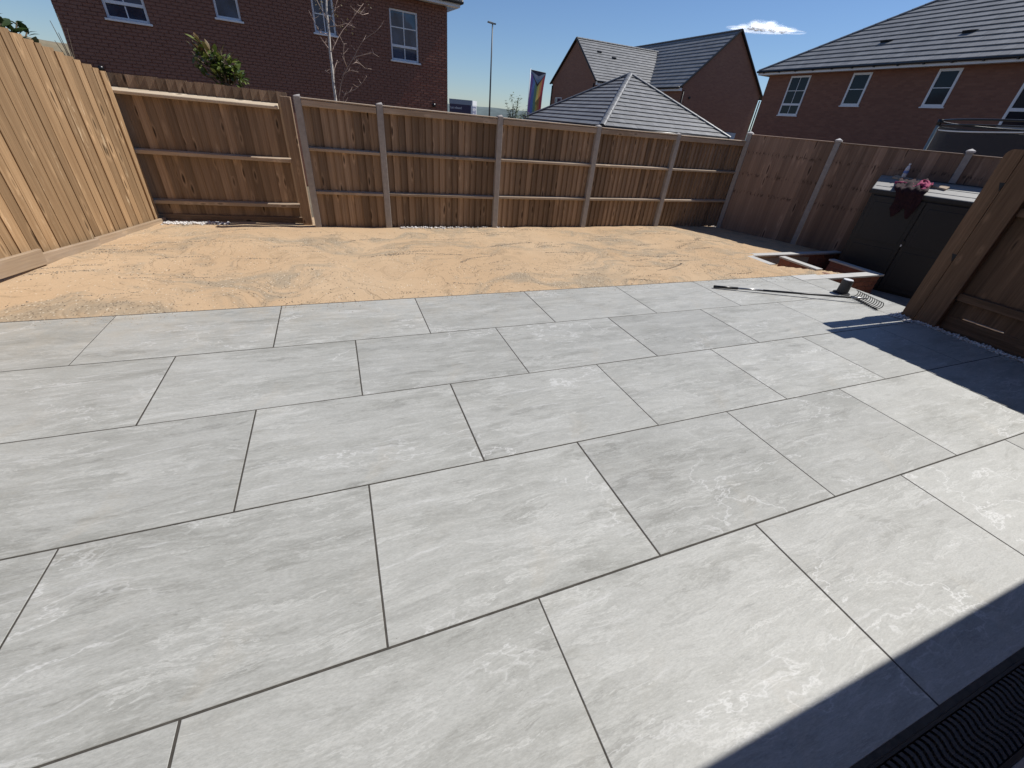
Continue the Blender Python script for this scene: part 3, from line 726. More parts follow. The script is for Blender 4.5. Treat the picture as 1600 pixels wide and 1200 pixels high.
# cloth: pink knit over dark maroon, hanging down the doors
M['pink'] = plain('pink_cloth', (.36, .045, .12), .9, var=.3, scale=14)
M['maroon'] = plain('maroon_cloth', (.022, .006, .010), .95, var=.4, scale=12)
ct = thing('cloth', 'crumpled pink and dark maroon jumper lying over the front of the store lid', 'clothing', onlid(Vector((.5, .2)), 0))
def cloth_sheet(u0, u1, v0, v1, nu, nv, f, mat, name):
    s = MB(); ix = {}
    for j in range(nv + 1):
        for i in range(nu + 1):
            uu = u0 + (u1 - u0) * i / nu; vv = v0 + (v1 - v0) * j / nv; ix[i, j] = len(s.v); s.v.append(f(uu, vv))
    for j in range(nv):
        for i in range(nu): s.f.append((ix[i, j], ix[i + 1, j], ix[i + 1, j + 1], ix[i, j + 1])); s.c.append(1.)
    o = s.build(name, mat, ct, smooth=True)
    so_ = o.modifiers.new('thickness', 'SOLIDIFY'); so_.thickness = .008
    return o
def hang(uu, vv):
    fold = .030 * mnoise.noise(Vector((uu * 11, vv * 2.2, 3))) + .020 * mnoise.noise(Vector((uu * 24, vv * 9, 8)))
    uu2 = uu + .04 * math.sin(vv * 5) * (1 if vv > 0 else 0)
    if vv < 0: return F0(uu2, -.045 - vv, lidz(-vv) + .03 + abs(fold) * 2.2)
    taper = 1 - .35 * vv
    return F0(.47 + (uu2 - .47) * taper * .85, -.055 - abs(fold), lidz(-.04) + .02 - vv * .5 * (1 + .35 * mnoise.noise(Vector((uu * 7, 2, 5)))))
cloth_sheet(.24, .66, -.42, .62, 28, 30, hang, 'maroon', 'jumper_body')
def pink_tube(pts, r, name):
    s = MB(); P_ = []; R_ = []
    for k, (a, o, h) in enumerate(pts):
        P_.append(Vector(F0(a, o, lidz(o) + h))); R_.append(r * R(.75, 1.25))
    s.tube(P_, R_, 10); o = s.build(name, 'pink', ct, smooth=True)
    sb = o.modifiers.new('sub', 'SUBSURF'); sb.levels = sb.render_levels = 2
    tx = bpy.data.textures.new('folds', 'CLOUDS'); tx.noise_scale = .045
    dm = o.modifiers.new('folds', 'DISPLACE'); dm.texture = tx; dm.strength = .034; dm.texture_coords = 'GLOBAL'
pink_tube([(.20, .20, .055), (.27, .16, .06), (.34, .20, .055), (.40, .16, .05), (.45, .20, .055)], .017, 'pink_sleeve')
pink_tube([(.34, .08, .05), (.40, .05, .055), (.46, .09, .05), (.50, .13, .06)], .011, 'pink_trim')
pink_tube([(.50, .06, .055), (.53, .16, .075), (.52, .26, .085), (.58, .30, .08), (.63, .22, .07), (.62, .10, .06), (.58, -.02, .045), (.54, .01, .05)], .034, 'pink_hood')
pink_tube([(.53, .08, .075), (.57, .14, .095), (.56, .2, .09), (.59, .12, .08), (.61, .04, .06)], .034, 'pink_hood')
pink_tube([(.64, .2, .06), (.68, .26, .055), (.66, .33, .06)], .012, 'pink_trim')

# ---------------------------------------------------------------- rake and tub on the patio
rk = thing('rake', 'black handled garden rake lying on the pale paving by the corner', 'rake', (7.5, 3.5, 0))
BA, BB = Vector((8.235, 3.18, .012)), Vector((8.10, 2.775, .012)); HA, HB = Vector((6.44, 3.775, .022)), (BA + BB) / 2 + Vector((.03, 0, .05)); hd = (HB - HA).normalized()
s = MB(); s.tube([HA, HA + hd * .30], .017, 10); s.build('grip', 'black_plastic', rk, smooth=True)
s = MB(); s.tube([HA + hd * .30, HA + hd * .62], .0125, 8); s.build('ferrule', 'metal', rk, smooth=True)
s = MB(); s.tube([HA + hd * .62, HA + hd * 1.72], .0135, 8); s.build('handle', 'dark_metal', rk, smooth=True)
s = MB(); s.tube([HA + hd * 1.72, HB], [.012, .010], 8); s.build('ferrule', 'metal', rk, smooth=True)
ax = (BA - BB).normalized(); fw = Vector((ax.y, -ax.x, 0))
s = MB(); s.tube([BA, BB], .009, 8); s.build('head_bar', 'dark_metal', rk, smooth=True)
s = MB(); s.tube([(0, 0, 0), (.03, 0, .006), (.055, 0, .026), (.06, 0, .055), (.045, 0, .08), (.015, 0, .092)], [.0055, .0052, .005, .0048, .0045, .0035], 6); tine = s.mesh('tine', 'dark_metal', smooth=True)
for k in range(13): link('tine', tine, rk, loc=tuple(BA.lerp(BB, .02 + .96 * k / 12)), rot=(0, 0, math.atan2(fw.y, fw.x)))
tb = thing('tub', 'small upturned grey tub with pale end standing beside the rake head', 'tub', (8.24, 3.32, 0))
lathe([(.068, .012), (.062, .172), (.060, .178)], (8.27, 3.33, 0), 24).build('tub_body', plain('tub_grey', (.055, .055, .055), .6), tb, smooth=False)
lathe([(.057, .1782), (.055, .185)], (8.27, 3.33, 0), 24).build('tub_base', 'upvc', tb)
lathe([(.10, .002), (.098, .011)], (8.255, 3.325, 0), 24).build('rim', 'dark_metal', tb)

# ---------------------------------------------------------------- drain channel and our own house behind the camera
dn = thing('drain_channel', 'black channel drain with wavy grating at the foot of the house', 'drain', (3, -.08, -.02))
s = MB(); s.box((-4.2, -.030, -.12), (8.2, -.0205, -.006)); s.box((-4.2, -.186, -.12), (8.2, -.172, -.006)); s.box((-4.2, -.171, -.14), (8.2, -.031, -.12)); s.build('frame', 'black_plastic', dn)
bar = MB(); n_ = 12
def wav(tq): return .0085 * math.sin(tq * math.pi * 3.2)
for k in range(n_):
    a, c_ = k / n_, (k + 1) / n_; ya_, yb_ = -.034 - .135 * a, -.034 - .135 * c_
    bar.hexa([(wav(a) - .009, ya_, -.03), (wav(a) + .009, ya_, -.03), (wav(c_) + .009, yb_, -.03), (wav(c_) - .009, yb_, -.03),
              (wav(a) - .009, ya_, -.010), (wav(a) + .009, ya_, -.010), (wav(c_) + .009, yb_, -.010), (wav(c_) - .009, yb_, -.010)], skip=(0, 3, 5) if 0 < k < n_ - 1 else (0,))
bar_me = bar.mesh('grate_bar', plain('grate', (.035, .035, .038), .45))
for k in range(190): link('grate_bar', bar_me, dn, loc=(1.3 + k * .031, 0, 0))
ws = MB(); ws.box((-4.2, -.36, -.3), (8.2, -.187, .004)); 
hs_ = thing('house', 'brick house behind the viewer, only its pale door sill showing in the corner', 'house', (1.5, -2, 0))
ws.build('door_sill', plain('sill_stone', (.34, .29, .25), .8, var=.1), hs_)
s = MB(); s.box((-4.5, -7.5, -.45), (15.1, -.361, 4.75)); s.build('wall', 'brick_dark', hs_)
s = MB(); s.hexa([(-4.7, -7.9, 4.76), (15.2, -7.9, 4.76), (15.2, -.10, 4.76), (-4.7, -.10, 4.76), (-4.7, -4.1, 7.2), (15.2, -4.1, 7.2), (15.2, -3.9, 7.2), (-4.7, -3.9, 7.2)]); s.build('roof', plain('own_roof', (.1, .1, .11), .6), hs_)
s = MB(); s.box((-4.5, -.36, 2.10), (15.1, .118, 2.17)); s.build('shadow_canopy', 'upvc', hs_)  # unseen slab added to cast a sharper shadow edge on the near paving

# ---------------------------------------------------------------- roofs, windows, houses
def roof_slope(par, P0, P1, T0, T1, n, tw=.30, thick=.042, mat='tile', seed=0, vents=()):
    P0, P1, T0, T1 = map(Vector, (P0, P1, T0, T1))
    e = (P1 - P0); Lb = e.length; e = e.normalized()
    up = (T0 - P0); nrm = e.cross(up).normalized()
    if nrm.z < 0: nrm = -nrm
    s = MB(); s.face([P0 - nrm * .012, P1 - nrm * .012, T1 - nrm * .012, T0 - nrm * .012] if (T1 - T0).length > 1e-3 else [P0 - nrm * .012, P1 - nrm * .012, T0 - nrm * .012]); under = s.build('roof_deck', 'black_plastic', par)
    rnd = random.Random(seed)
    for i in range(n):
        f0, f1 = i / n, (i + 1) / n + (.12 / n if i < n - 1 else 0)
        A0 = P0.lerp(T0, f0); B0 = P1.lerp(T1, f0); A1 = P0.lerp(T0, f1); B1 = P1.lerp(T1, f1)
        a0, b0 = (A0 - P0).dot(e), (B0 - P0).dot(e); a1, b1 = (A1 - P0).dot(e), (B1 - P0).dot(e)
        w0, w1 = A0 - e * a0, A1 - e * a1
        s = MB(); k = int(a0 / tw) - 1; o_ = (.5 * tw if i % 2 else 0)
        while k * tw - o_ < b0:
            l0, r0 = max(a0, k * tw - o_ + .002), min(b0, (k + 1) * tw - o_ - .002); l1, r1 = max(a1, k * tw - o_ + .002), min(b1, (k + 1) * tw - o_ - .002)
            if r0 > l0:
                if r1 < l1: mid = min(max((l1 + r1) / 2, a1), b1); l1 = r1 = mid
                h = thick * rnd.uniform(.93, 1.07); c_ = rnd.uniform(.86, 1.14)
                q = [w0 + e * l0, w0 + e * r0, w1 + e * r1, w1 + e * l1]
                s.hexa([x for x in q] + [q[0] + nrm * h, q[1] + nrm * h, q[2] + nrm * .003, q[3] + nrm * .003], c_, skip=(0, 4))
            k += 1
        if s.f: s.build('tile_course', mat, par, tint=True)
    for (fu, fv) in vents:
        c_ = P0.lerp(T0, fv) .lerp(P1.lerp(T1, fv), fu); up_ = up.normalized()
        s = MB(); a, w, h = .16, .10, .09
        s.hexa([c_ - e * a - up_ * w + nrm * .02, c_ + e * a - up_ * w + nrm * .02, c_ + e * a + up_ * w + nrm * .02, c_ - e * a + up_ * w + nrm * .02,
                c_ - e * a - up_ * w + nrm * (.03 + h), c_ + e * a - up_ * w + nrm * (.03 + h), c_ + e * a + up_ * w + nrm * .05, c_ - e * a + up_ * w + nrm * .05]); s.build('roof_vent', 'black_plastic', par)
def ridge_line(par, A, B, r=.10, l=.45, mat='ridge'):
    A, B = Vector(A), Vector(B); d = B - A; n = max(1, round(d.length / l)); st_ = d / n; u = d.normalized(); side = u.cross(Vector((0, 0, 1))).normalized(); up = side.cross(u)
    for k in range(n):
        s = MB(); P_ = A + st_ * k; Q = A + st_ * (k + 1) - u * .012; ra = r * 1.06; rb = r
        for j in range(6):
            t0, t1 = math.pi * j / 6, math.pi * (j + 1) / 6
            def pt(c_, rr, tt): return c_ + side * (rr * math.cos(tt)) + up * (rr * .62 * math.sin(tt))
            s.face([pt(P_, ra, t0), pt(P_, ra, t1), pt(Q, rb, t1), pt(Q, rb, t0)], .95 + .1 * ((k * 7) % 3) / 2)
        s.build('ridge_tile', mat, par, tint=True)
def window(par, F, a0, a1, z0, z1, proud=.0, glass='glass', bars_v=(), bars_h=(), transom=None, sill=True, fw=.055, sillw=.05, sillh=.045):
    """F maps (along, out, z); frame front stands at out=proud"""
    s = MB(); p1, p0 = proud, proud - .06
    s.box((a0, p0, z0), (a0 + fw, p1, z1), frame=F); s.box((a1 - fw, p0, z0), (a1, p1, z1), frame=F)
    s.box((a0 + fw, p0, z0), (a1 - fw, p1, z0 + fw), frame=F); s.box((a0 + fw, p0, z1 - fw), (a1 - fw, p1, z1), frame=F)
    if transom: s.box((a0 + fw, p0, transom - fw * .6), (a1 - fw, p1, transom + fw * .6), frame=F)
    w = s.build('window', 'upvc', par, bevel=.004)
    if bars_v or bars_h:
        s = MB()
        for a, lo, hi in bars_v: s.box((a - .013, p1 - .045, lo), (a + .013, p1 - .018, hi), frame=F)
        for z in bars_h: s.box((a0 + fw, p1 - .044, z - .013), (a1 - fw, p1 - .019, z + .013), frame=F)
        s.build('glazing_bar', 'upvc', w)
    zs = [z0 + fw] + ([transom] if transom else []) + [z1 - fw]
    for lo, hi in zip(zs, zs[1:]):
        po_ = p1 - (.034 if proud < 0 else .024); s = MB(); s.face([F(a0 + fw * .9, po_, lo), F(a1 - fw * .9, po_, lo), F(a1 - fw * .9, po_, hi), F(a0 + fw * .9, po_, hi)]); s.build('pane', glass, w)
    if sill:
        s = MB(); s.box((a0 - .045, proud - .05, z0 - sillh), (a1 + .045, .05, z0 - .001), frame=F); s.build('sill', 'upvc', w, bevel=.005)
    return w

# --- left house: red brick, real bricks above the fence line
lh = thing('house', 'red brick house behind the left of the back fence, white windows and black gutter corner', 'house', (1.4, 16.7, -.9))
ang = rad(8.56); ld = (math.cos(ang), math.sin(ang)); ln = (math.sin(ang), -math.cos(ang))
LA = (-3.535, 15.965); LW = 9.87
F = wallframe(LA, ld, ln)
wins = [(.945, 1.79, 2.84, 4.10), (3.30, 3.88, 3.19, 4.10), (5.735, 6.34, 3.215, 4.10), (7.965, 8.87, 2.845, 4.12)]
s = MB(); s.hexa([F(0, -8.5, -.9), F(LW, -8.5, -.9), F(LW, -.101, -.9), F(0, -.101, -.9), F(0, -8.5, 4.42), F(LW, -8.5, 4.42), F(LW, -.101, 4.42), F(0, -.101, 4.42)]); s.build('wall', 'mortar', lh)
s = MB(); s.box((0, -.1, -.9), (LW, 0, 1.15), frame=F); s.build('lower_wall', 'brick_dark', lh)
s = MB(); s.box((0.002, -.0995, 1.15), (LW - .002, -.008, 1.151), frame=F)
# mortar face with the window openings left out
cutsx = sorted({0.004, LW - .004, *[w[0] for w in wins], *[w[1] for w in wins]}); cutsz = sorted({1.15, 4.40, *[w[2] for w in wins], *[w[3] for w in wins]})
for xa_, xb_ in zip(cutsx, cutsx[1:]):
    for za, zb in zip(cutsz, cutsz[1:]):
        cx, cz = (xa_ + xb_) / 2, (za + zb) / 2
        if any(w[0] < cx < w[1] and w[2] < cz < w[3] for w in wins): continue
        s.face([F(xa_, -.008, za), F(xb_, -.008, za), F(xb_, -.008, zb), F(xa_, -.008, zb)])
for w in wins:   # reveals
    s.face([F(w[0], -.008, w[2]), F(w[0], -.1, w[2]), F(w[0], -.1, w[3]), F(w[0], -.008, w[3])]); s.face([F(w[1], -.008, w[2]), F(w[1], -.1, w[2]), F(w[1], -.1, w[3]), F(w[1], -.008, w[3])])
    s.face([F(w[0], -.008, w[3]), F(w[1], -.008, w[3]), F(w[1], -.1, w[3]), F(w[0], -.1, w[3])])
s.build('mortar_face', 'mortar', lh)
s = MB(); rnd = random.Random(4)
for j in range(44):
    z0 = 1.152 + j * .074; z1 = z0 + .064
    if z1 > 4.40: break
    o_ = -.1125 if j % 2 else 0
    k = 0
    while True:
        a0 = o_ + k * .2251; a1 = a0 + .2151; k += 1
        if a0 > LW: break
        a0 = max(a0, 0); a1 = min(a1, LW)
        col = rnd.uniform(.72, 1.25); tn = rnd.random()
        col = (col, col * (1 if tn < .85 else .8), col * (1 if tn < .85 else .95)) if tn < .93 else (col * .55, col * .6, col * .7)
        segs = [(a0, a1)]
        for w in wins:
            if z1 > w[2] + .01 and z0 < w[3] - .01:
                ns = []
                for p_, q_ in segs:
                    if q_ <= w[0] or p_ >= w[1]: ns.append((p_, q_))
                    else:
                        if p_ < w[0] - .02: ns.append((p_, w[0]))
                        if q_ > w[1] + .02: ns.append((w[1], q_))
                segs = ns
        for p_, q_ in segs:
            if q_ - p_ > .02: s.box((p_, -.05, z0), (q_, rnd.uniform(-.002, .0015), z1), col, frame=F, skip=(4,))
tag(s.build('brickwork', 'brick', lh, tint=True), kind='stuff')
window(lh, F, *wins[0], proud=-.045, bars_v=[(1.37, 2.88, 3.12), (1.37, 3.2, 4.05)], transom=3.17, bars_h=(3.62,))
window(lh, F, *wins[1], proud=-.045, bars_h=(3.64,))
window(lh, F, *wins[2], proud=-.045, bars_h=(3.66,), bars_v=[(6.037, 3.26, 4.05)])
window(lh, F, *wins[3], proud=-.045, bars_v=[(8.42, 2.9, 3.18), (8.42, 3.25, 4.07)], bars_h=(3.68,), transom=3.22)
s = MB(); s.box((LW - .02, .04, -.9), (LW + .035, .10, 4.40), frame=F); 
s = MB(); s.box((-.1, .0, 4.42), (LW + .30, .30, 4.435), frame=F); s.build('soffit', 'upvc', lh)
s = MB(); s.box((-.1, .301, 4.40), (LW + .30, .32, 4.56), frame=F); s.box((LW + .301, -8.5, 4.40), (LW + .32, .32, 4.56), frame=F); s.build('fascia', 'upvc', lh)
s = MB(); s.tube([F(-.1, .375, 4.53), F(LW + .36, .375, 4.53)], .055, 8); s.tube([F(LW + .37, .37, 4.53), F(LW + .37, -8.5, 4.53)], .055, 8); s.build('gutter', 'black_plastic', lh, smooth=True)
for k in range(13):
    s = MB(); s.box((k * .8, .32, 4.49), (k * .8 + .03, .44, 4.51), frame=F); s.box((k * .8, .32, 4.47), (k * .8 + .03, .34, 4.59), frame=F); s.build('gutter_bracket', 'black_plastic', lh)
roof_slope(lh, F(-.2, .36, 4.58), F(LW + .36, .36, 4.58), F(4.2, -4.3, 7.3), F(LW - 4.3, -4.3, 7.3), 16, seed=1)
roof_slope(lh, F(LW + .36, .36, 4.58), F(LW + .36, -8.9, 4.58), F(LW - 4.3, -4.3, 7.3), F(LW - 4.3, -4.3, 7.3), 16, seed=2)
ridge_line(lh, F(LW + .36, .36, 4.58), F(LW - 4.3, -4.3, 7.30))
for a, z in ((9.34, 1.73), (.47, 1.80)):
    s = MB(); s.tube([F(a, .0, z), F(a, .09, z)], .055, 12); s.build('flue', 'black_plastic', lh, smooth=True)

# --- garage with pyramid roof
gh = thing('garage', 'low building with a pyramid tiled roof just behind the back fence', 'garage', (15.6, 20.5, -.9))
GC = Vector((15.635, 20.475)); rr = 5.1
cor = [Vector((GC.x + rr * math.cos(rad(228.5 + 90 * k)), GC.y + rr * math.sin(rad(228.5 + 90 * k)), 1.60)) for k in range(4)]
apex = Vector((GC.x, GC.y, 3.72))
for k in range(4):
    roof_slope(gh, cor[k], cor[(k + 1) % 4], apex, apex, 14, seed=10 + k)
    ridge_line(gh, cor[k] + Vector((0, 0, .01)), apex + Vector((0, 0, .01)), r=.12)
s = MB(); inn = [GC + (Vector((c_.x, c_.y)) - GC) * .93 for c_ in cor]
s.hexa([(q.x, q.y, -.92) for q in inn] + [(q.x, q.y, 1.55) for q in inn]); s.build('wall', 'brick_brown', gh)
s = MB()
for k in range(4):
    a, c_ = cor[k], cor[(k + 1) % 4]; s = MB(); s.tube([(a.x, a.y, 1.55), (c_.x, c_.y, 1.55)], .06, 8); s.build('gutter', 'black_plastic', gh, smooth=True)

# --- twin gabled house
mh = thing('house', 'brown brick house with two tiled gables behind the pyramid roof', 'house', (26, 34, -.9))
# main wing, gable towards the garden
x0, x1, xr, ya_, yb_, ze, zr = 25.55, 32.85, 29.2, 28.69, 41.5, 4.52, 7.80
s = MB()
s.face([(x0, ya_, -.9), (x1, ya_, -.9), (x1, ya_, ze), (xr, ya_, zr - .08), (x0, ya_, ze)]); s.face([(x0, yb_, -.9), (x1, yb_, -.9), (x1, yb_, ze), (xr, yb_, zr - .08), (x0, yb_, ze)])
s.face([(x0, ya_, -.9), (x0, yb_, -.9), (x0, yb_, ze), (x0, ya_, ze)]); s.face([(x1, ya_, -.9), (x1, yb_, -.9), (x1, yb_, ze), (x1, ya_, ze)])
s.build('wall', 'brick_brown', mh)
k_ = (zr - ze) / (xr - x0)
roof_slope(mh, (x0 - .25, yb_, ze - .25 * k_), (x0 - .25, ya_ - .08, ze - .25 * k_), (xr, yb_, zr), (xr, ya_ - .08, zr), 14, seed=21)
roof_slope(mh, (x1 + .25, ya_ - .08, ze - .25 * k_), (x1 + .25, yb_, ze - .25 * k_), (xr, ya_ - .08, zr), (xr, yb_, zr), 14, seed=22)
ridge_line(mh, (xr, ya_ - .08, zr - .01), (xr, yb_, zr - .01), r=.12)
s = MB()
for sx_ in (x0 - .25, x1 + .25):
    a = Vector((sx_, ya_ - .10, ze - .25 * k_ - .0)); c_ = Vector((xr, ya_ - .10, zr)); s.tube([a, c_], .07, 6)
s.build('verge', 'black_plastic', mh)
for nm, pp, rr2 in (('gutter', [(x0 - .32, ya_, ze - .27), (x0 - .32, yb_, ze - .27)], .06), ('gutter', [(x1 + .32, ya_, ze - .27), (x1 + .32, yb_, ze - .27)], .06),
        ('downpipe', [(x1 + .1, ya_ - .06, ze - .4), (x1 + .1, ya_ - .06, -.9)], .045), ('downpipe', [(x0 + .1, ya_ - .06, ze - .4), (x0 + .1, ya_ - .06, -.9)], .045)):
    s = MB(); s.tube(pp, rr2, 8); s.build(nm, 'black_plastic', mh, smooth=True)
s = MB(); s.box((x0 - .24, ya_ + .02, ze - .45), (x0 - .01, yb_, ze - .27)); s.build('fascia', 'upvc', mh)
s = MB(); s.tube([(x0 + .75, ya_, 3.75), (x0 + .75, ya_ - .1, 3.75)], .07, 10); s.build('flue', 'black_plastic', mh)
s = MB(); s.box((30.55, ya_ - .04, .2), (31.65, ya_ - .001, 1.95)); s.build('meter_door', plain('pale_door', (.36, .42, .5), .5), mh)
# cross wing, gable to the left
xa_, xb_, y0, y1, yr, ze2, zr2 = 20.75, 27.6, 32.5, 39.8, 36.15, 4.45, 7.02
s = MB(); s.face([(xa_, y0, -.9), (xa_, y1, -.9), (xa_, y1, ze2), (xa_, yr, zr2 - .08), (xa_, y0, ze2)]); s.face([(xa_, y0, -.9), (xb_, y0, -.9), (xb_, y0, ze2), (xa_, y0, ze2)]); s.face([(xa_, y1, -.9), (xb_, y1, -.9), (xb_, y1, ze2), (xa_, y1, ze2)])
s.build('wall', 'brick_brown', mh)
k2 = (zr2 - ze2) / (yr - y0)
roof_slope(mh, (xa_ - .1, y0 - .25, ze2 - .25 * k2), (x0 + .1, y0 - .25, ze2 - .25 * k2), (xa_ - .1, yr, zr2), (x0 + 2.6, yr, zr2), 15, seed=23, vents=((.22, .72), (.40, .62)))
roof_slope(mh, (x0 + .1, y1 + .25, ze2 - .25 * k2), (xa_ - .1, y1 + .25, ze2 - .25 * k2), (x0 + 2.6, yr, zr2), (xa_ - .1, yr, zr2), 15, seed=24)
ridge_line(mh, (xa_ - .1, yr, zr2 - .01), (x0 + 2.7, yr, zr2 - .01), r=.12)
s = MB()
for yy in (y0 - .25, y1 + .25): s.tube([(xa_ - .12, yy, ze2 - .25 * k2), (xa_ - .12, yr, zr2)], .07, 6)
s.build('verge', 'black_plastic', mh)
for nm, pp, rr2 in (('gutter', [(xa_, y0 - .32, ze2 - .2), (x0 - .3, y0 - .32, ze2 - .2)], .06), ('downpipe', [(xa_ - .06, y0 + .1, ze2 - .3), (xa_ - .06, y0 + .1, -.9)], .045), ('downpipe', [(xa_ - .06, y1 - .1, ze2 - .3), (xa_ - .06, y1 - .1, -.9)], .045)):
    s = MB(); s.tube(pp, rr2, 8); s.build(nm, 'black_plastic', mh, smooth=True)
s = MB(); s.box((xa_ + .02, y0 - .24, ze2 - .40), (x0 - .02, y0 - .01, ze2 - .2)); s.build('fascia', 'upvc', mh)
Fm = wallframe((xa_, y1), (0, -1), (-1, 0))
window(mh, Fm, .9, 2.1, 2.2, 3.3, proud=.03)

# --- right house with hipped roof
rh = thing('house', 'brown brick house at the upper right under a wide hipped tiled roof', 'house', (29, 10, -.9))
wx, yl, yr_ = 24.74, 20.92, -4.0
s = MB(); s.box((wx, yr_, -.9), (wx + 9.2, yl, 4.60)); s.build('wall', 'brick_dark', rh)
F = wallframe((wx, yl), (0, -1), (-1, 0))     # along runs towards the camera side
def al(y): return yl - y
window(rh, F, al(19.52), al(18.40), 2.85, 4.52, proud=.03, fw=.075, glass='glass_dark', transom=3.32, bars_v=[(al(18.96), 2.9, 3.28), (al(18.96), 3.35, 4.47)], bars_h=(3.9,))
window(rh, F, al(16.30), al(15.46), 3.30, 4.53, proud=.03, glass='glass_dark', fw=.085, bars_h=(3.92,))
window(rh, F, al(12.93), al(12.15), 3.30, 4.53, proud=.03, glass='glass_dark', fw=.085, bars_h=(3.92,))
window(rh, F, al(10.15), al(8.9), 2.70, 4.52, proud=.03, glass='glass_dark', fw=.085, transom=3.25, bars_v=[(al(9.5), 3.3, 4.47)])
window(rh, F, al(6.0), al(4.9), 2.85, 4.52, proud=.03, transom=3.32)
s = MB(); s.box((wx - .40, yr_ - .3, 4.605), (wx - .001, yl + .4, 4.615)); s.build('soffit', 'upvc', rh)
s = MB(); s.box((wx - .42, yr_ - .3, 4.58), (wx - .401, yl + .42, 4.74)); s.box((wx - .4, yl + .401, 4.58), (wx + 9.2, yl + .42, 4.74)); s.build('fascia', 'upvc', rh)
s = MB(); s.tube([(wx - .475, yr_ - .3, 4.715), (wx - .475, yl + .46, 4.715)], .055, 8); s.build('gutter', 'black_plastic', rh, smooth=True)
for k in range(26):
    s = MB(); yy = yl - k * .95; s.box((wx - .52, yy, 4.64), (wx - .42, yy + .05, 4.68)); s.build('gutter_bracket', 'black_plastic', rh)
ex, kk, hw = wx - .44, .63, 5.1
roof_slope(rh, (ex, yl + .42, 4.75), (ex, yr_ - .4, 4.75), (ex + hw, yl + .42 - hw, 4.75 + kk * hw), (ex + hw, yr_ - .4 + hw, 4.75 + kk * hw), 15, seed=31, vents=((.155, .31), (.285, .33), (.42, .33)))
roof_slope(rh, (ex + 2 * hw, yl + .42, 4.75), (ex, yl + .42, 4.75), (ex + hw, yl + .42 - hw, 4.75 + kk * hw), (ex + hw, yl + .42 - hw, 4.75 + kk * hw), 15, seed=32)
roof_slope(rh, (ex + 2 * hw, yr_ - .4, 4.75), (ex + 2 * hw, yl + .42, 4.75), (ex + hw, yr_ - .4 + hw, 4.75 + kk * hw), (ex + hw, yl + .42 - hw, 4.75 + kk * hw), 15, seed=33)
ridge_line(rh, (ex, yl + .42, 4.745), (ex + hw, yl + .42 - hw, 4.745 + kk * hw), r=.12)
ridge_line(rh, (ex + hw, yl + .42 - hw, 4.745 + kk * hw), (ex + hw, yr_ + hw, 4.745 + kk * hw), r=.12)

# ---------------------------------------------------------------- trampoline beyond the right fence
tr = thing('trampoline', 'trampoline safety net with grey pole and black rim behind the right fence', 'trampoline', (17.6, 6.2, -.4))
TC, TR = Vector((17.55, 5.85)), 2.05
def ring(z, r, rr_, name, mat): 
    s = MB(); P_ = [(TC.x + r * math.cos(a * math.pi / 24), TC.y + r * math.sin(a * math.pi / 24), z) for a in range(49)]; s.tube(P_, rr_, 8, caps=False); s.build(name, mat, tr, smooth=True)
ring(2.40, TR, .022, 'top_ring', 'black_plastic'); ring(2.30, TR - .02, .016, 'net_band', 'black_plastic'); ring(.45, TR, .05, 'frame_ring', 'dark_metal')
for k in range(4):
    a = math.radians((128.5, 262, 20, 325)[k]); x, y = TC.x + (TR + .05) * math.cos(a), TC.y + (TR + .05) * math.sin(a)
    s = MB(); s.tube([(x, y, -.9), (x, y, 2.30)], .035, 10); po = s.build('net_pole', 'pole_foam', tr, smooth=True) if 'pole_foam' in M else s.build('net_pole', M.setdefault('pole_foam', plain('pole_foam', (.20, .27, .30), .8)), tr, smooth=True)
    s = MB(); s.tube([(x, y, 2.30), (x, y, 2.42)], .05, 10); s.build('pole_cap', 'black_plastic', po, smooth=True)
m, t, b = newmat('net'); M['net'] = m; b.inputs['Base Color'].default_value = (.03, .035, .04, 1); b.inputs['Roughness'].default_value = .8; b.inputs['Alpha'].default_value = .62
s = MB()
for a in range(36):
    a0, a1 = a * math.pi / 18, (a + 1) * math.pi / 18
    q = [(TC.x + (TR - .04) * math.cos(x), TC.y + (TR - .04) * math.sin(x)) for x in (a0, a1)]
    s.face([(*q[0], .5), (*q[1], .5), (*q[1], 2.3), (*q[0], 2.3)])
s.build('safety_net', 'net', tr, smooth=True)
s = MB(); P_ = []
for k in range(13):
    a = math.radians(128.5 + 5 * k); P_.append((TC.x + TR * math.cos(a), TC.y + TR * math.sin(a), 2.20 - .035 * math.sin(math.pi * k / 12)))
s.tube(P_, .012, 6); s.build('net_cord', 'upvc', tr)

# ---------------------------------------------------------------- street lamp, sign box, flag
lp = thing('street_lamp', 'tall slim grey street lamp against the sky above the back fence', 'street lamp', (15.2, 40, -.9))
s = MB(); s.tube([(15.2, 40, -.9), (15.2, 40, .5)], .10, 10); s.build('base', 'pole', lp, smooth=True)
s = MB(); s.tube([(15.2, 40, .5), (15.14, 40, 7.55)], [.075, .05], 10); s.build('pole', 'pole', lp, smooth=True)
s = MB(); s.hexa([(14.72, 39.9, 7.56), (15.2, 39.92, 7.50), (15.2, 40.08, 7.50), (14.72, 40.1, 7.56), (14.76, 39.93, 7.66), (15.2, 39.94, 7.62), (15.2, 40.06, 7.62), (14.76, 40.07, 7.66)]); s.box((15.2, 39.95, 7.50), (15.42, 40.05, 7.60)); s.build('lamp_head', 'pole', lp, bevel=.02)

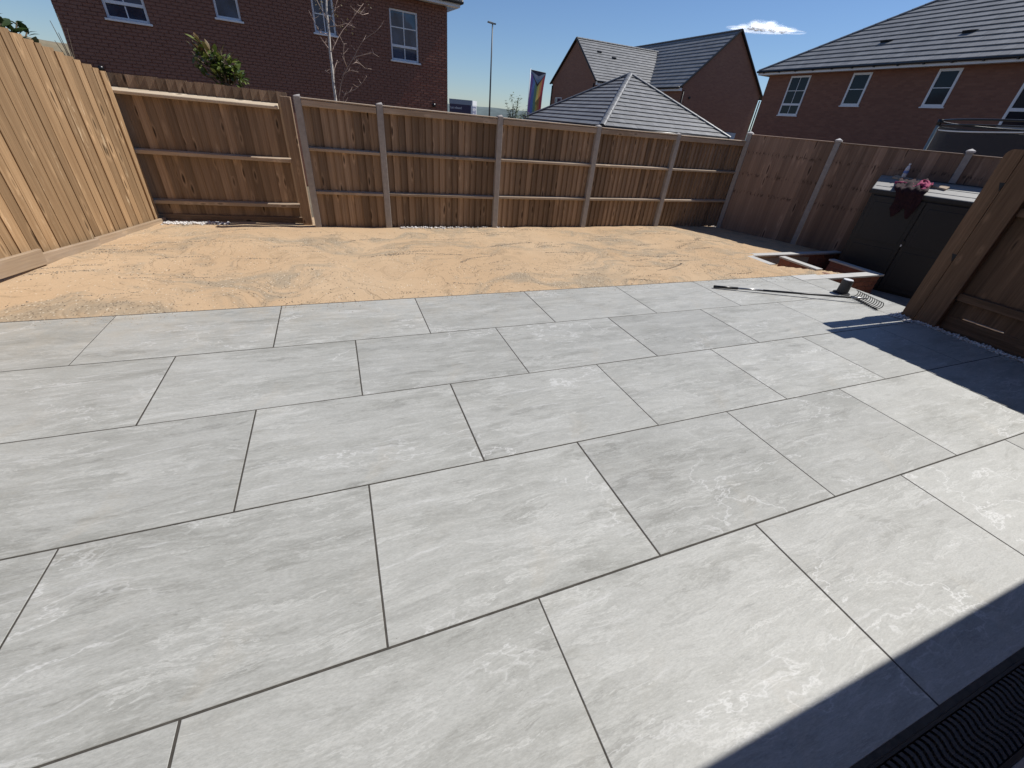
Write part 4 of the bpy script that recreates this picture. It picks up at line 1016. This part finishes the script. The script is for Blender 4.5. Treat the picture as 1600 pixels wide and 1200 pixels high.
M['purple'] = plain('sign_purple', (.030, .018, .065), .4)
M['sign_grey'] = plain('sign_grey', (.26, .30, .36), .5); M['sign_white'] = plain('sign_white', (.75, .77, .8), .5)
sg_ = thing('sign_box', 'dark purple and grey site sign box with white lettering beyond the back fence', 'sign', (12.7, 40, -.9))
SGR = Vector((13.60, 40.0)); sgd = Vector((.82, -.572)).normalized(); sgn = Vector((-.572, -.82)).normalized(); SGW, SGD = 1.98, 1.25
SGL = SGR - sgd * SGW; FS = wallframe(SGL, sgd, sgn)
s = MB(); s.box((0, -SGD, -.9), (SGW, 0, 2.13), frame=FS); s.build('panel', 'purple', sg_)
s = MB(); s.box((-.02, -SGD - .02, 2.131), (SGW + .02, .02, 2.47), frame=FS); s.build('top_band', 'sign_grey', sg_)
s = MB(); s.box((SGW + .001, -SGD, -.9), (SGW + .018, 0, 2.13), frame=FS); s.build('side_panel', 'sign_white', sg_)
s = MB(); s.box((SGW + .021, -SGD - .02, 2.131), (SGW + .03, .02, 2.47), frame=FS); s.build('side_band', 'sign_white', sg_)
s = MB(); s.box((SGW + .019, -SGD + .12, -.5), (SGW + .026, -.12, 2.08), frame=FS); s.build('side_print', plain('side_print', (.16, .17, .26), .5), sg_)
s = MB(); s.box((SGW - .05, .001, -.9), (SGW + .018, .015, 2.13), frame=FS); s.build('edge_strip', 'sign_white', sg_)
def text(body, loc, rot, size, mat, parent, name='lettering', sx=1.):
    cu = bpy.data.curves.new(name, 'FONT'); cu.body = body; cu.size = size; cu.extrude = .004
    o = bpy.data.objects.new(name, cu); COL.objects.link(o); dg = bpy.context.evaluated_depsgraph_get()
    me = bpy.data.meshes.new_from_object(o.evaluated_get(dg)); bpy.data.objects.remove(o); me.materials.clear(); me.materials.append(M[mat])
    o = bpy.data.objects.new(name, me); COL.objects.link(o); o.location = loc; o.rotation_euler = rot; o.scale = (sx, 1, 1); o.parent = parent; o.matrix_parent_inverse = WM[parent.name].inverted(); return o
sga = math.atan2(sgd.y, sgd.x)
text('Last released', FS(.08, .006, 1.80), (rad(90), 0, sga), .24, 'sign_white', sg_, sx=.8)
text('NOW', FS(SGW + .028, -.18, 1.74), (rad(90), 0, sga + rad(90)), .30, 'sign_white', sg_); text('LET', FS(SGW + .028, -.24, 1.42), (rad(90), 0, sga + rad(90)), .24, 'sign_white', sg_)

fl = thing('flag', 'tall rainbow pride flag with dark chevron on a white pole', 'flag', (18.66, 40, -.9))
s = MB(); s.tube([(18.72, 40, -.9), (18.66, 40, 5.13)], .03, 8); s.build('flagpole', 'upvc', fl, smooth=True)
s = MB(); s.tube([(18.67, 40, 5.05), (20.12, 40.1, 4.98)], .018, 6); s.build('flag_arm', 'pole', fl)
cols = [(.30, .17, .42), (.16, .24, .50), (.20, .34, .24), (.62, .54, .16), (.66, .30, .12), (.60, .10, .12)]
def flagpt(u, v):  # u across 0..1, v down 0..1
    x = 18.72 + 1.40 * u * (1 - .16 * v) + .03 * math.sin(v * 6 + u * 3); y = 40 + .10 * math.sin(u * 7 + v * 2.5) * (.2 + v); z = 5.03 - .06 * u - 3.6 * v
    return (x, y, z)
def fabric(name, col):
    m, t, b = newmat(name); b.inputs['Base Color'].default_value = (*col, 1); b.inputs['Roughness'].default_value = .8
    tr_ = N(t, 'BsdfTranslucent'); tr_.inputs[0].default_value = (*col, 1); mx = N(t, 'MixShader'); mx.inputs[0].default_value = .45
    L(t, b.outputs[0], mx.inputs[1]); L(t, tr_.outputs[0], mx.inputs[2]); L(t, mx.outputs[0], t.nodes['Material Output'].inputs[0]); return m
nv = 36
def chev(u, k): return .27 * (1 - abs(u - .5) * 2) + .03 + k     # lower edge of the chevron
for i, c_ in enumerate(cols):
    s = MB()
    for a in range(3):
        ua, ub = (i + a / 3) / 6, (i + (a + 1) / 3) / 6
        for j in range(nv):
            va, vb = max(j / nv, 0), (j + 1) / nv
            la, lb = chev(ua, .0), chev(ub, .0)
            p0, p1, p2, p3 = (ua, max(va, la)), (ub, max(va, lb)), (ub, max(vb, lb)), (ua, max(vb, la))
            if p0[1] >= p3[1] and p1[1] >= p2[1]: continue
            s.face([flagpt(*p0), flagpt(*p1), flagpt(*p2), flagpt(*p3)])
    s.build('stripe', fabric('flag_stripe', c_), fl, smooth=True)
ch = [(0., .09, (.06, .06, .09)), (.09, .17, (.36, .38, .44)), (.17, .24, (.20, .30, .42)), (.24, .30, (.10, .07, .07))]
for lo, hi, c_ in ch:
    s = MB()
    for a in range(18):
        ua, ub = a / 18, (a + 1) / 18
        def vv(u, f): return max(0, chev(u, 0) * f)
        s.face([flagpt(ua, vv(ua, lo / .30)), flagpt(ub, vv(ub, lo / .30)), flagpt(ub, vv(ub, hi / .30)), flagpt(ua, vv(ua, hi / .30))])
    s.build('chevron_band', fabric('chevron', c_), fl)
s = MB(); cc = (.62, .60)
s.face([tuple(Vector(flagpt(cc[0] + .15 * math.cos(a * math.pi / 10), cc[1] + .062 * math.sin(a * math.pi / 10))) - Vector((0, .02, 0))) for a in range(20)]); s.build('pale_disc', fabric('pale_disc', (.75, .62, .30)), fl)  # pale yellow disc just in front of the stripes

# ---------------------------------------------------------------- plants
def leafmat(name, a, c_, rough=.35):
    m, t, b = newmat(name); oi = N(t, 'ObjectInfo'); at_ = N(t, 'Attribute'); at_.attribute_name = 'tint'
    n = noise(t, coords(t, rnd=False), 12, 2, .5)
    c1 = mix(t, oi.outputs['Random'], a, c_); c1 = mix(t, math_(t, 'MULTIPLY', n, .5), c1, a)
    c1 = mix(t, 1., c1, at_.outputs['Color'], 'MULTIPLY')
    L(t, c1, b.inputs['Base Color']); b.inputs['Roughness'].default_value = rough
    tr_ = N(t, 'BsdfTranslucent'); L(t, c1, tr_.inputs[0]); mx = N(t, 'MixShader'); mx.inputs[0].default_value = .25
    L(t, b.outputs[0], mx.inputs[1]); L(t, tr_.outputs[0], mx.inputs[2]); L(t, mx.outputs[0], t.nodes['Material Output'].inputs[0]); return m
M['leaf_bush'] = leafmat('leaf_bush', (.05, .09, .018), (.22, .25, .055))
M['leaf_young'] = leafmat('leaf_young', (.20, .12, .05), (.14, .14, .04))
M['leaf_laurel'] = leafmat('leaf_laurel', (.03, .055, .018), (.06, .10, .03))
M['leaf_grey'] = leafmat('leaf_grey', (.13, .17, .12), (.20, .25, .17), .6)
M['bark'] = plain('bark', (.16, .12, .08), .9, var=.3, scale=20)
def leaf_geom(s, c_, d, up, l, w, col=1.):
    c_, d, up = Vector(c_), Vector(d).normalized(), Vector(up); side = d.cross(up)
    if side.length < 1e-3: side = d.orthogonal()
    side.normalize(); nn = side.cross(d).normalized()
    i = len(s.v); rows = [(0, .02), (.3, .42), (.6, .5), (.85, .28), (1, 0)]
    for f, ww in rows:
        m_ = c_ + d * l * f - nn * (l * .25 * f * f); s.v += [tuple(m_ - side * w * ww + nn * w * .15 * ww), tuple(m_), tuple(m_ + side * w * ww + nn * w * .15 * ww)]
    for k in range(4):
        a = i + 3 * k; s.f += [(a, a + 1, a + 4, a + 3), (a + 1, a + 2, a + 5, a + 4)]; s.c += [col, col]
leaf_meshes = {}
def leafmesh(l, w, mat):
    if (l, w, mat) not in leaf_meshes:
        s = MB(); leaf_geom(s, (0, 0, 0), (1, 0, 0), (0, 0, 1), l, w); leaf_meshes[l, w, mat] = s.mesh('leaf', mat, smooth=True, tint=True)
    return leaf_meshes[l, w, mat]
def place_leaf(par, p_, d, l, w, mat, rnd):
    d = Vector(d).normalized(); q = d.to_track_quat('X', 'Z'); e = q.to_euler(); 
    o = link('leaf', leafmesh(l, w, mat), par, loc=tuple(p_), rot=(e.x + rnd.uniform(-.7, .7), e.y, e.z), scale=(rnd.uniform(.7, 1.25),) * 3)
def shrub(name, label, stems, nl, l, w, mats, seed, spread=.6, first=True, blobs=None):
    rnd = random.Random(seed); base = stems[0][0]
    o = thing(name, label, 'shrub', base)
    s = MB()
    for st_ in stems: s.tube(st_, [.012 * (1 - .6 * k / len(st_)) for k in range(len(st_))], 6)
    s.build('stem', 'bark', o)
    if blobs:
        tv = sum(q[3] ** 2 for q in blobs)
        for (cx_, cy_, cz_, r_b) in blobs:
            for _ in range(int(nl * r_b ** 2 / tv)):
                v_ = Vector((rnd.gauss(0, 1), rnd.gauss(0, 1), rnd.gauss(0, 1))).normalized(); p_ = Vector((cx_, cy_, cz_)) + v_ * r_b * rnd.uniform(.45, 1.0)
                d = v_ + Vector((rnd.uniform(-.6, .6), rnd.uniform(-.6, .6), rnd.uniform(-.2, 1.1)))
                place_leaf(o, p_ - d.normalized() * l * .4, d, l, w, mats[1] if (v_.z > .3 and p_.z > 1.98 and rnd.random() < .6) else mats[0], rnd)
        return o
    tot = sum((Vector(b_) - Vector(a)).length for st_ in stems for a, b_ in zip(st_, st_[1:]))
    for st_ in stems:
        for k, (a, b_) in enumerate(zip(st_, st_[1:])):
            a, b_ = Vector(a), Vector(b_); n_ = max(1, int(nl * (b_ - a).length / tot))
            if k == 0 and len(st_) > 2 and first: n_ //= 3
            for q in range(n_):
                f = (q + rnd.random()) / n_; p_ = a.lerp(b_, f); an = rnd.uniform(0, 6.283)
                d = Vector((math.cos(an), math.sin(an), rnd.uniform(.1, 1.1))) + (b_ - a).normalized() * .5
                tip = f > .6 and k == len(st_) - 2
                p_ += Vector((rnd.gauss(0, 1), rnd.gauss(0, 1), rnd.gauss(0, .6))) * .03 * spread
                place_leaf(o, p_, d, l, w, mats[1] if tip and rnd.random() < .55 else mats[0], rnd)
    return o
rnd = random.Random(5)
def stems_in(c0, tips):
    out = []
    for tp in tips:
        c_ = Vector(c0); tpv = Vector(tp); mid = c_.lerp(tpv, .5) + Vector((rnd.uniform(-.05, .05), rnd.uniform(-.08, .08), .05)); out.append([tuple(c_), tuple(mid), tuple(c_.lerp(tpv, .78)), tp])
    return out
shrub('laurel_bush', 'glossy green bush with reddish young shoots rising above the back left fence', stems_in((.84, 8.3, 1.58),
      [(.60, 8.28, 2.20), (.66, 8.35, 2.08), (.54, 8.2, 2.0), (.50, 8.3, 1.86), (.78, 8.25, 2.08), (.86, 8.35, 2.06), (.90, 8.25, 2.0), (1.0, 8.35, 1.92), (1.08, 8.3, 1.84), (1.0, 8.2, 1.74), (.84, 8.15, 1.86), (.70, 8.4, 1.90), (.94, 8.4, 1.76), (.78, 8.2, 1.96), (.92, 8.2, 1.68), (.56, 8.3, 1.78), (.66, 8.25, 1.84), (1.04, 8.3, 1.80)]),
      300, .115, .046, ('leaf_bush', 'leaf_young'), 8, blobs=[(.72, 8.3, 1.99, .14), (.89, 8.3, 1.90, .16), (1.0, 8.3, 1.79, .13), (.61, 8.3, 2.0, .09), (.80, 8.28, 1.78, .15), (.63, 8.3, 2.13, .06), (.58, 8.3, 1.88, .07)])
shrub('laurel_hedge', 'dark green laurel leaves showing over the top left of the golden fence', stems_in((-1.2, 7.6, 1.5),
      [(-1.10, 7.66, 2.12), (-1.14, 7.6, 2.16), (-1.2, 7.5, 2.18), (-1.02, 7.95, 2.0), (-1.05, 7.86, 2.06), (-1.08, 7.75, 1.98), (-1.1, 7.62, 1.98), (-1.0, 8.02, 1.90), (-1.18, 7.5, 2.02), (-1.12, 7.62, 2.10), (-1.10, 7.7, 2.04), (-1.06, 7.8, 2.0)]),
      298, .12, .065, ('leaf_laurel', 'leaf_laurel'), 9, first=False)
# small grey green tree between lamp and flag: leaves too small to tell apart
sh_ = thing('small_tree', 'small grey green leafy tree top between the lamp and the flag', 'tree', (7.45, 14, -.9))
s = MB(); s.tube([(7.45, 14, -.9), (7.45, 14, 1.2), (7.44, 14, 1.95)], [.03, .02, .006], 6)
tips = []
for (x, z) in [(7.40, 2.14), (7.25, 1.98), (7.52, 2.12), (7.60, 1.98), (7.32, 1.80), (7.56, 1.82), (7.68, 1.72), (7.84, 1.84), (7.90, 1.72), (7.72, 1.6), (7.30, 1.62), (7.48, 1.66)]:
    q = [(7.45, 14, 1.1), ((7.45 + x) / 2 + .02, 14, (1.15 + z) / 2), (x, 14 + rnd.uniform(-.2, .2), z)]; s.tube(q, [.01, .007, .003], 5); tips.append(q)
s.build('trunk', 'bark', sh_)
s = MB()
for q in tips:
    for k in range(36):
        f = rnd.uniform(.45, 1.02); a, b_ = Vector(q[1]), Vector(q[2]); p_ = a.lerp(b_, (f - .45) / .55) + Vector((rnd.gauss(0, .035), rnd.gauss(0, .06), rnd.gauss(0, .035)))
        an = rnd.uniform(0, 6.28); leaf_geom(s, p_, (math.cos(an), math.sin(an), rnd.uniform(-.1, 1)), (0, 0, 1), rnd.uniform(.07, .11), .045, rnd.uniform(.6, 1.3))
tag(s.build('crown', 'leaf_grey', sh_, tint=True), kind='stuff')
# bare shrub twigs at the far left
tw = thing('bare_shrub', 'thin bare twigs in front of the left edge of the brick house', 'shrub', (-2.16, 12, -.9))
s = MB()
for (tx, tz) in [(-2.25, 2.38), (-2.11, 2.50), (-2.20, 2.22), (-2.30, 2.1), (-2.05, 2.3)]: s.tube([(-2.16, 12, -.9), (-2.17, 12, 1.5), ((tx - 2.17) / 2 + .01, 12, (tz + 1.6) / 2), (tx, 12, tz)], [.014, .011, .007, .004], 5)
s.build('twigs', 'bark', tw)

# birch
m, t, b = newmat('birch_bark'); M['birch'] = m
n = noise(t, coords(t, (1, 1, 1), rnd=False), 9, 4, .6); n2 = noise(t, coords(t, (14, 14, 60), rnd=False), 1, 3, .6)
c = mix(t, ramp(t, n2, [(.55, 0.), (.68, 1.)]), (.66, .62, .56), (.22, .18, .15)); c = mix(t, ramp(t, n, [(.5, 0.), (.7, .5)]), c, (.36, .28, .2)); L(t, c, b.inputs['Base Color']); b.inputs['Roughness'].default_value = .7
M['twig'] = plain('birch_twig', (.42, .31, .25), .7)
bt_ = thing('birch_tree', 'thin white stemmed birch with nearly bare branches before the brick house', 'tree', (2.31, 9.3, -.9))
s = MB(); s.tube([(2.33, 9.3, -.9), (2.31, 9.3, 1.0), (2.31, 9.3, 1.65), (2.31, 9.3, 1.84), (2.32, 9.3, 2.10), (2.32, 9.3, 2.28), (2.34, 9.3, 2.52), (2.345, 9.3, 2.79), (2.365, 9.3, 2.95), (2.36, 9.3, 3.5), (2.38, 9.3, 4.2)], [.034, .028, .022, .021, .021, .020, .018, .015, .014, .010, .004], 10); s.build('trunk', 'birch', bt_, smooth=True)
br = [[(2.33, 2.24), (2.385, 2.34), (2.46, 2.46), (2.57, 2.60), (2.70, 2.72), (2.80, 2.84), (2.95, 3.0)], [(2.32, 1.95), (2.36, 2.06), (2.42, 2.18)], [(2.345, 2.62), (2.40, 2.72), (2.46, 2.80), (2.54, 2.96)],
      [(2.345, 2.70), (2.28, 2.79), (2.22, 2.92)], [(2.32, 2.30), (2.29, 2.34), (2.23, 2.42)], [(2.33, 2.42), (2.25, 2.38), (2.20, 2.46)],
      [(2.36, 1.2), (2.37, 1.67), (2.43, 1.85), (2.48, 1.97), (2.56, 2.08), (2.70, 2.26), (2.78, 2.38), (2.86, 2.47), (3.04, 2.58), (3.13, 2.66)],
      [(2.38, 1.2), (2.44, 1.66), (2.50, 1.72), (2.66, 1.80), (2.78, 1.90), (2.85, 1.99)], [(2.71, 2.25), (2.85, 2.29), (2.99, 2.33), (3.09, 2.28)], [(2.56, 2.10), (2.53, 2.17), (2.52, 2.26), (2.55, 2.40)],
      [(2.48, 1.98), (2.55, 2.03), (2.61, 2.05), (2.73, 2.04)], [(2.66, 2.15), (2.72, 2.18), (2.79, 2.17), (2.87, 2.12), (2.98, 2.12)], [(2.33, 2.5), (2.2, 2.5), (2.14, 2.62), (2.08, 2.74)], [(2.32, 2.05), (2.27, 1.98), (2.2, 2.02)],
      [(2.345, 2.6), (2.5, 2.62), (2.62, 2.66), (2.75, 2.62)], [(2.36, 2.9), (2.6, 3.1), (2.8, 3.2)], [(2.36, 3.2), (2.2, 3.5), (2.1, 3.6)], [(2.8, 2.84), (2.9, 2.82), (3.0, 2.86)]]
lv = MB()
for q in br:
    s = MB(); yy = 9.3; P_ = []
    for k, (x, z) in enumerate(q): P_.append((x, 9.3 + .05 * k * (1 if len(q) % 2 else -1), z))
    s.tube(P_, [.0065 * (1 - .75 * k / len(q)) for k in range(len(q))], 6); s.build('branch', 'twig', bt_, smooth=True)
    for k in range(1, len(P_)):
        for z_ in range(2):
            a = Vector(P_[k - 1]).lerp(Vector(P_[k]), rnd.random()); d_ = Vector((rnd.uniform(-1, 1), rnd.uniform(-1, 1), rnd.uniform(-.1, 1))) * rnd.uniform(.05, .14)
            s2 = MB(); s2.tube([a, a + d_ * .6, a + d_ + Vector((0, 0, .01))], [.003, .0022, .0015], 4); lv.v, lv.f, lv.c = lv.v, lv.f, lv.c
            i = len(lv.v); lv.v += s2.v; lv.f += [tuple(x + i for x in f) for f in s2.f]; lv.c += s2.c
tag(lv.build('twigs', 'twig', bt_), kind='stuff')
M['leaf_birch'] = leafmat('leaf_birch', (.20, .17, .08), (.34, .26, .16))
s = MB()
for _ in range(110):
    q = random.Random(_).choice(br[:4] + br[14:16] + br[2:4]); x, z = q[-1] if rnd.random() < .5 else q[-2]
    if z < 2.5: continue
    an = rnd.uniform(0, 6.28); leaf_geom(s, (x + rnd.gauss(0, .05), 9.3 + rnd.gauss(0, .08), z + rnd.gauss(0, .05)), (math.cos(an), math.sin(an), rnd.uniform(-.6, .6)), (0, 0, 1), .035, .022, rnd.uniform(.7, 1.3))
tag(s.build('leaves', 'leaf_birch', bt_, tint=True), kind='stuff')

# ---------------------------------------------------------------- cloud
cl = MB(); D_ = 900
def cdir(az, el, d): a, e = rad(az), rad(el); return Vector((2.12 + d * math.cos(e) * math.sin(a), d * math.cos(e) * math.cos(a), 1.6 + d * math.sin(e)))
m, t, b = newmat('cloud'); M['cloud'] = m
tc = N(t, 'TexCoord'); b.inputs['Base Color'].default_value = (.9, .9, .9, 1); b.inputs['Roughness'].default_value = 1; b.inputs['Specular IOR Level'].default_value = 0
trl = N(t, 'BsdfTranslucent'); trl.inputs[0].default_value = (.95, .95, .95, 1); tp_ = N(t, 'BsdfTransparent')
mx = N(t, 'AddShader'); L(t, b.outputs[0], mx.inputs[0]); L(t, trl.outputs[0], mx.inputs[1])
lw_ = N(t, 'LayerWeight'); lw_.inputs[0].default_value = .5
nz = noise(t, tc.outputs['Object'], .05, 3, .5, 0)
fc_ = math_(t, 'SUBTRACT', 1., lw_.outputs['Facing'])
al_ = math_(t, 'MULTIPLY', math_(t, 'POWER', fc_, 2.6), ramp(t, nz, [(.3, .35), (.6, 1.)]))
m2 = N(t, 'MixShader'); L(t, math_(t, 'MULTIPLY', al_, .5), m2.inputs[0]); L(t, tp_.outputs[0], m2.inputs[1]); L(t, mx.outputs[0], m2.inputs[2]); L(t, m2.outputs[0], t.nodes['Material Output'].inputs[0])
import bmesh
bmc = bmesh.new(); rc = random.Random(3)
for (cx_, cz_, rx_, rz_) in [(-38, -1, 22, 3.2), (-24, 2, 20, 6), (-12, 4, 18, 8), (0, 3, 20, 8.5), (12, 1.5, 22, 7), (26, -1, 22, 4.5), (40, -3.5, 20, 2.6), (-2, -2, 40, 4), (-18, 6, 10, 5), (6, 6, 11, 5), (-30, 0, 24, 4), (18, 0, 30, 4)]:
    bmesh.ops.create_icosphere(bmc, subdivisions=3, radius=1, matrix=Matrix.Translation((cx_, rc.uniform(-10, 10), cz_)) @ Matrix.Diagonal((rx_, 14, rz_, 1)))
me = bpy.data.meshes.new('cloud'); bmc.to_mesh(me); bmc.free(); me.materials.append(m); me.polygons.foreach_set('use_smooth', [True] * len(me.polygons))
cc = cdir(45.5, 9.0, D_); cob = bpy.data.objects.new('cloud', me); COL.objects.link(cob); cob.location = cc
cob.scale = (.95, 1, .9); cob.rotation_euler = (0, rad(1.5), rad(-45)); tag(cob, 'small white wisp of cloud above the gabled house', 'cloud')
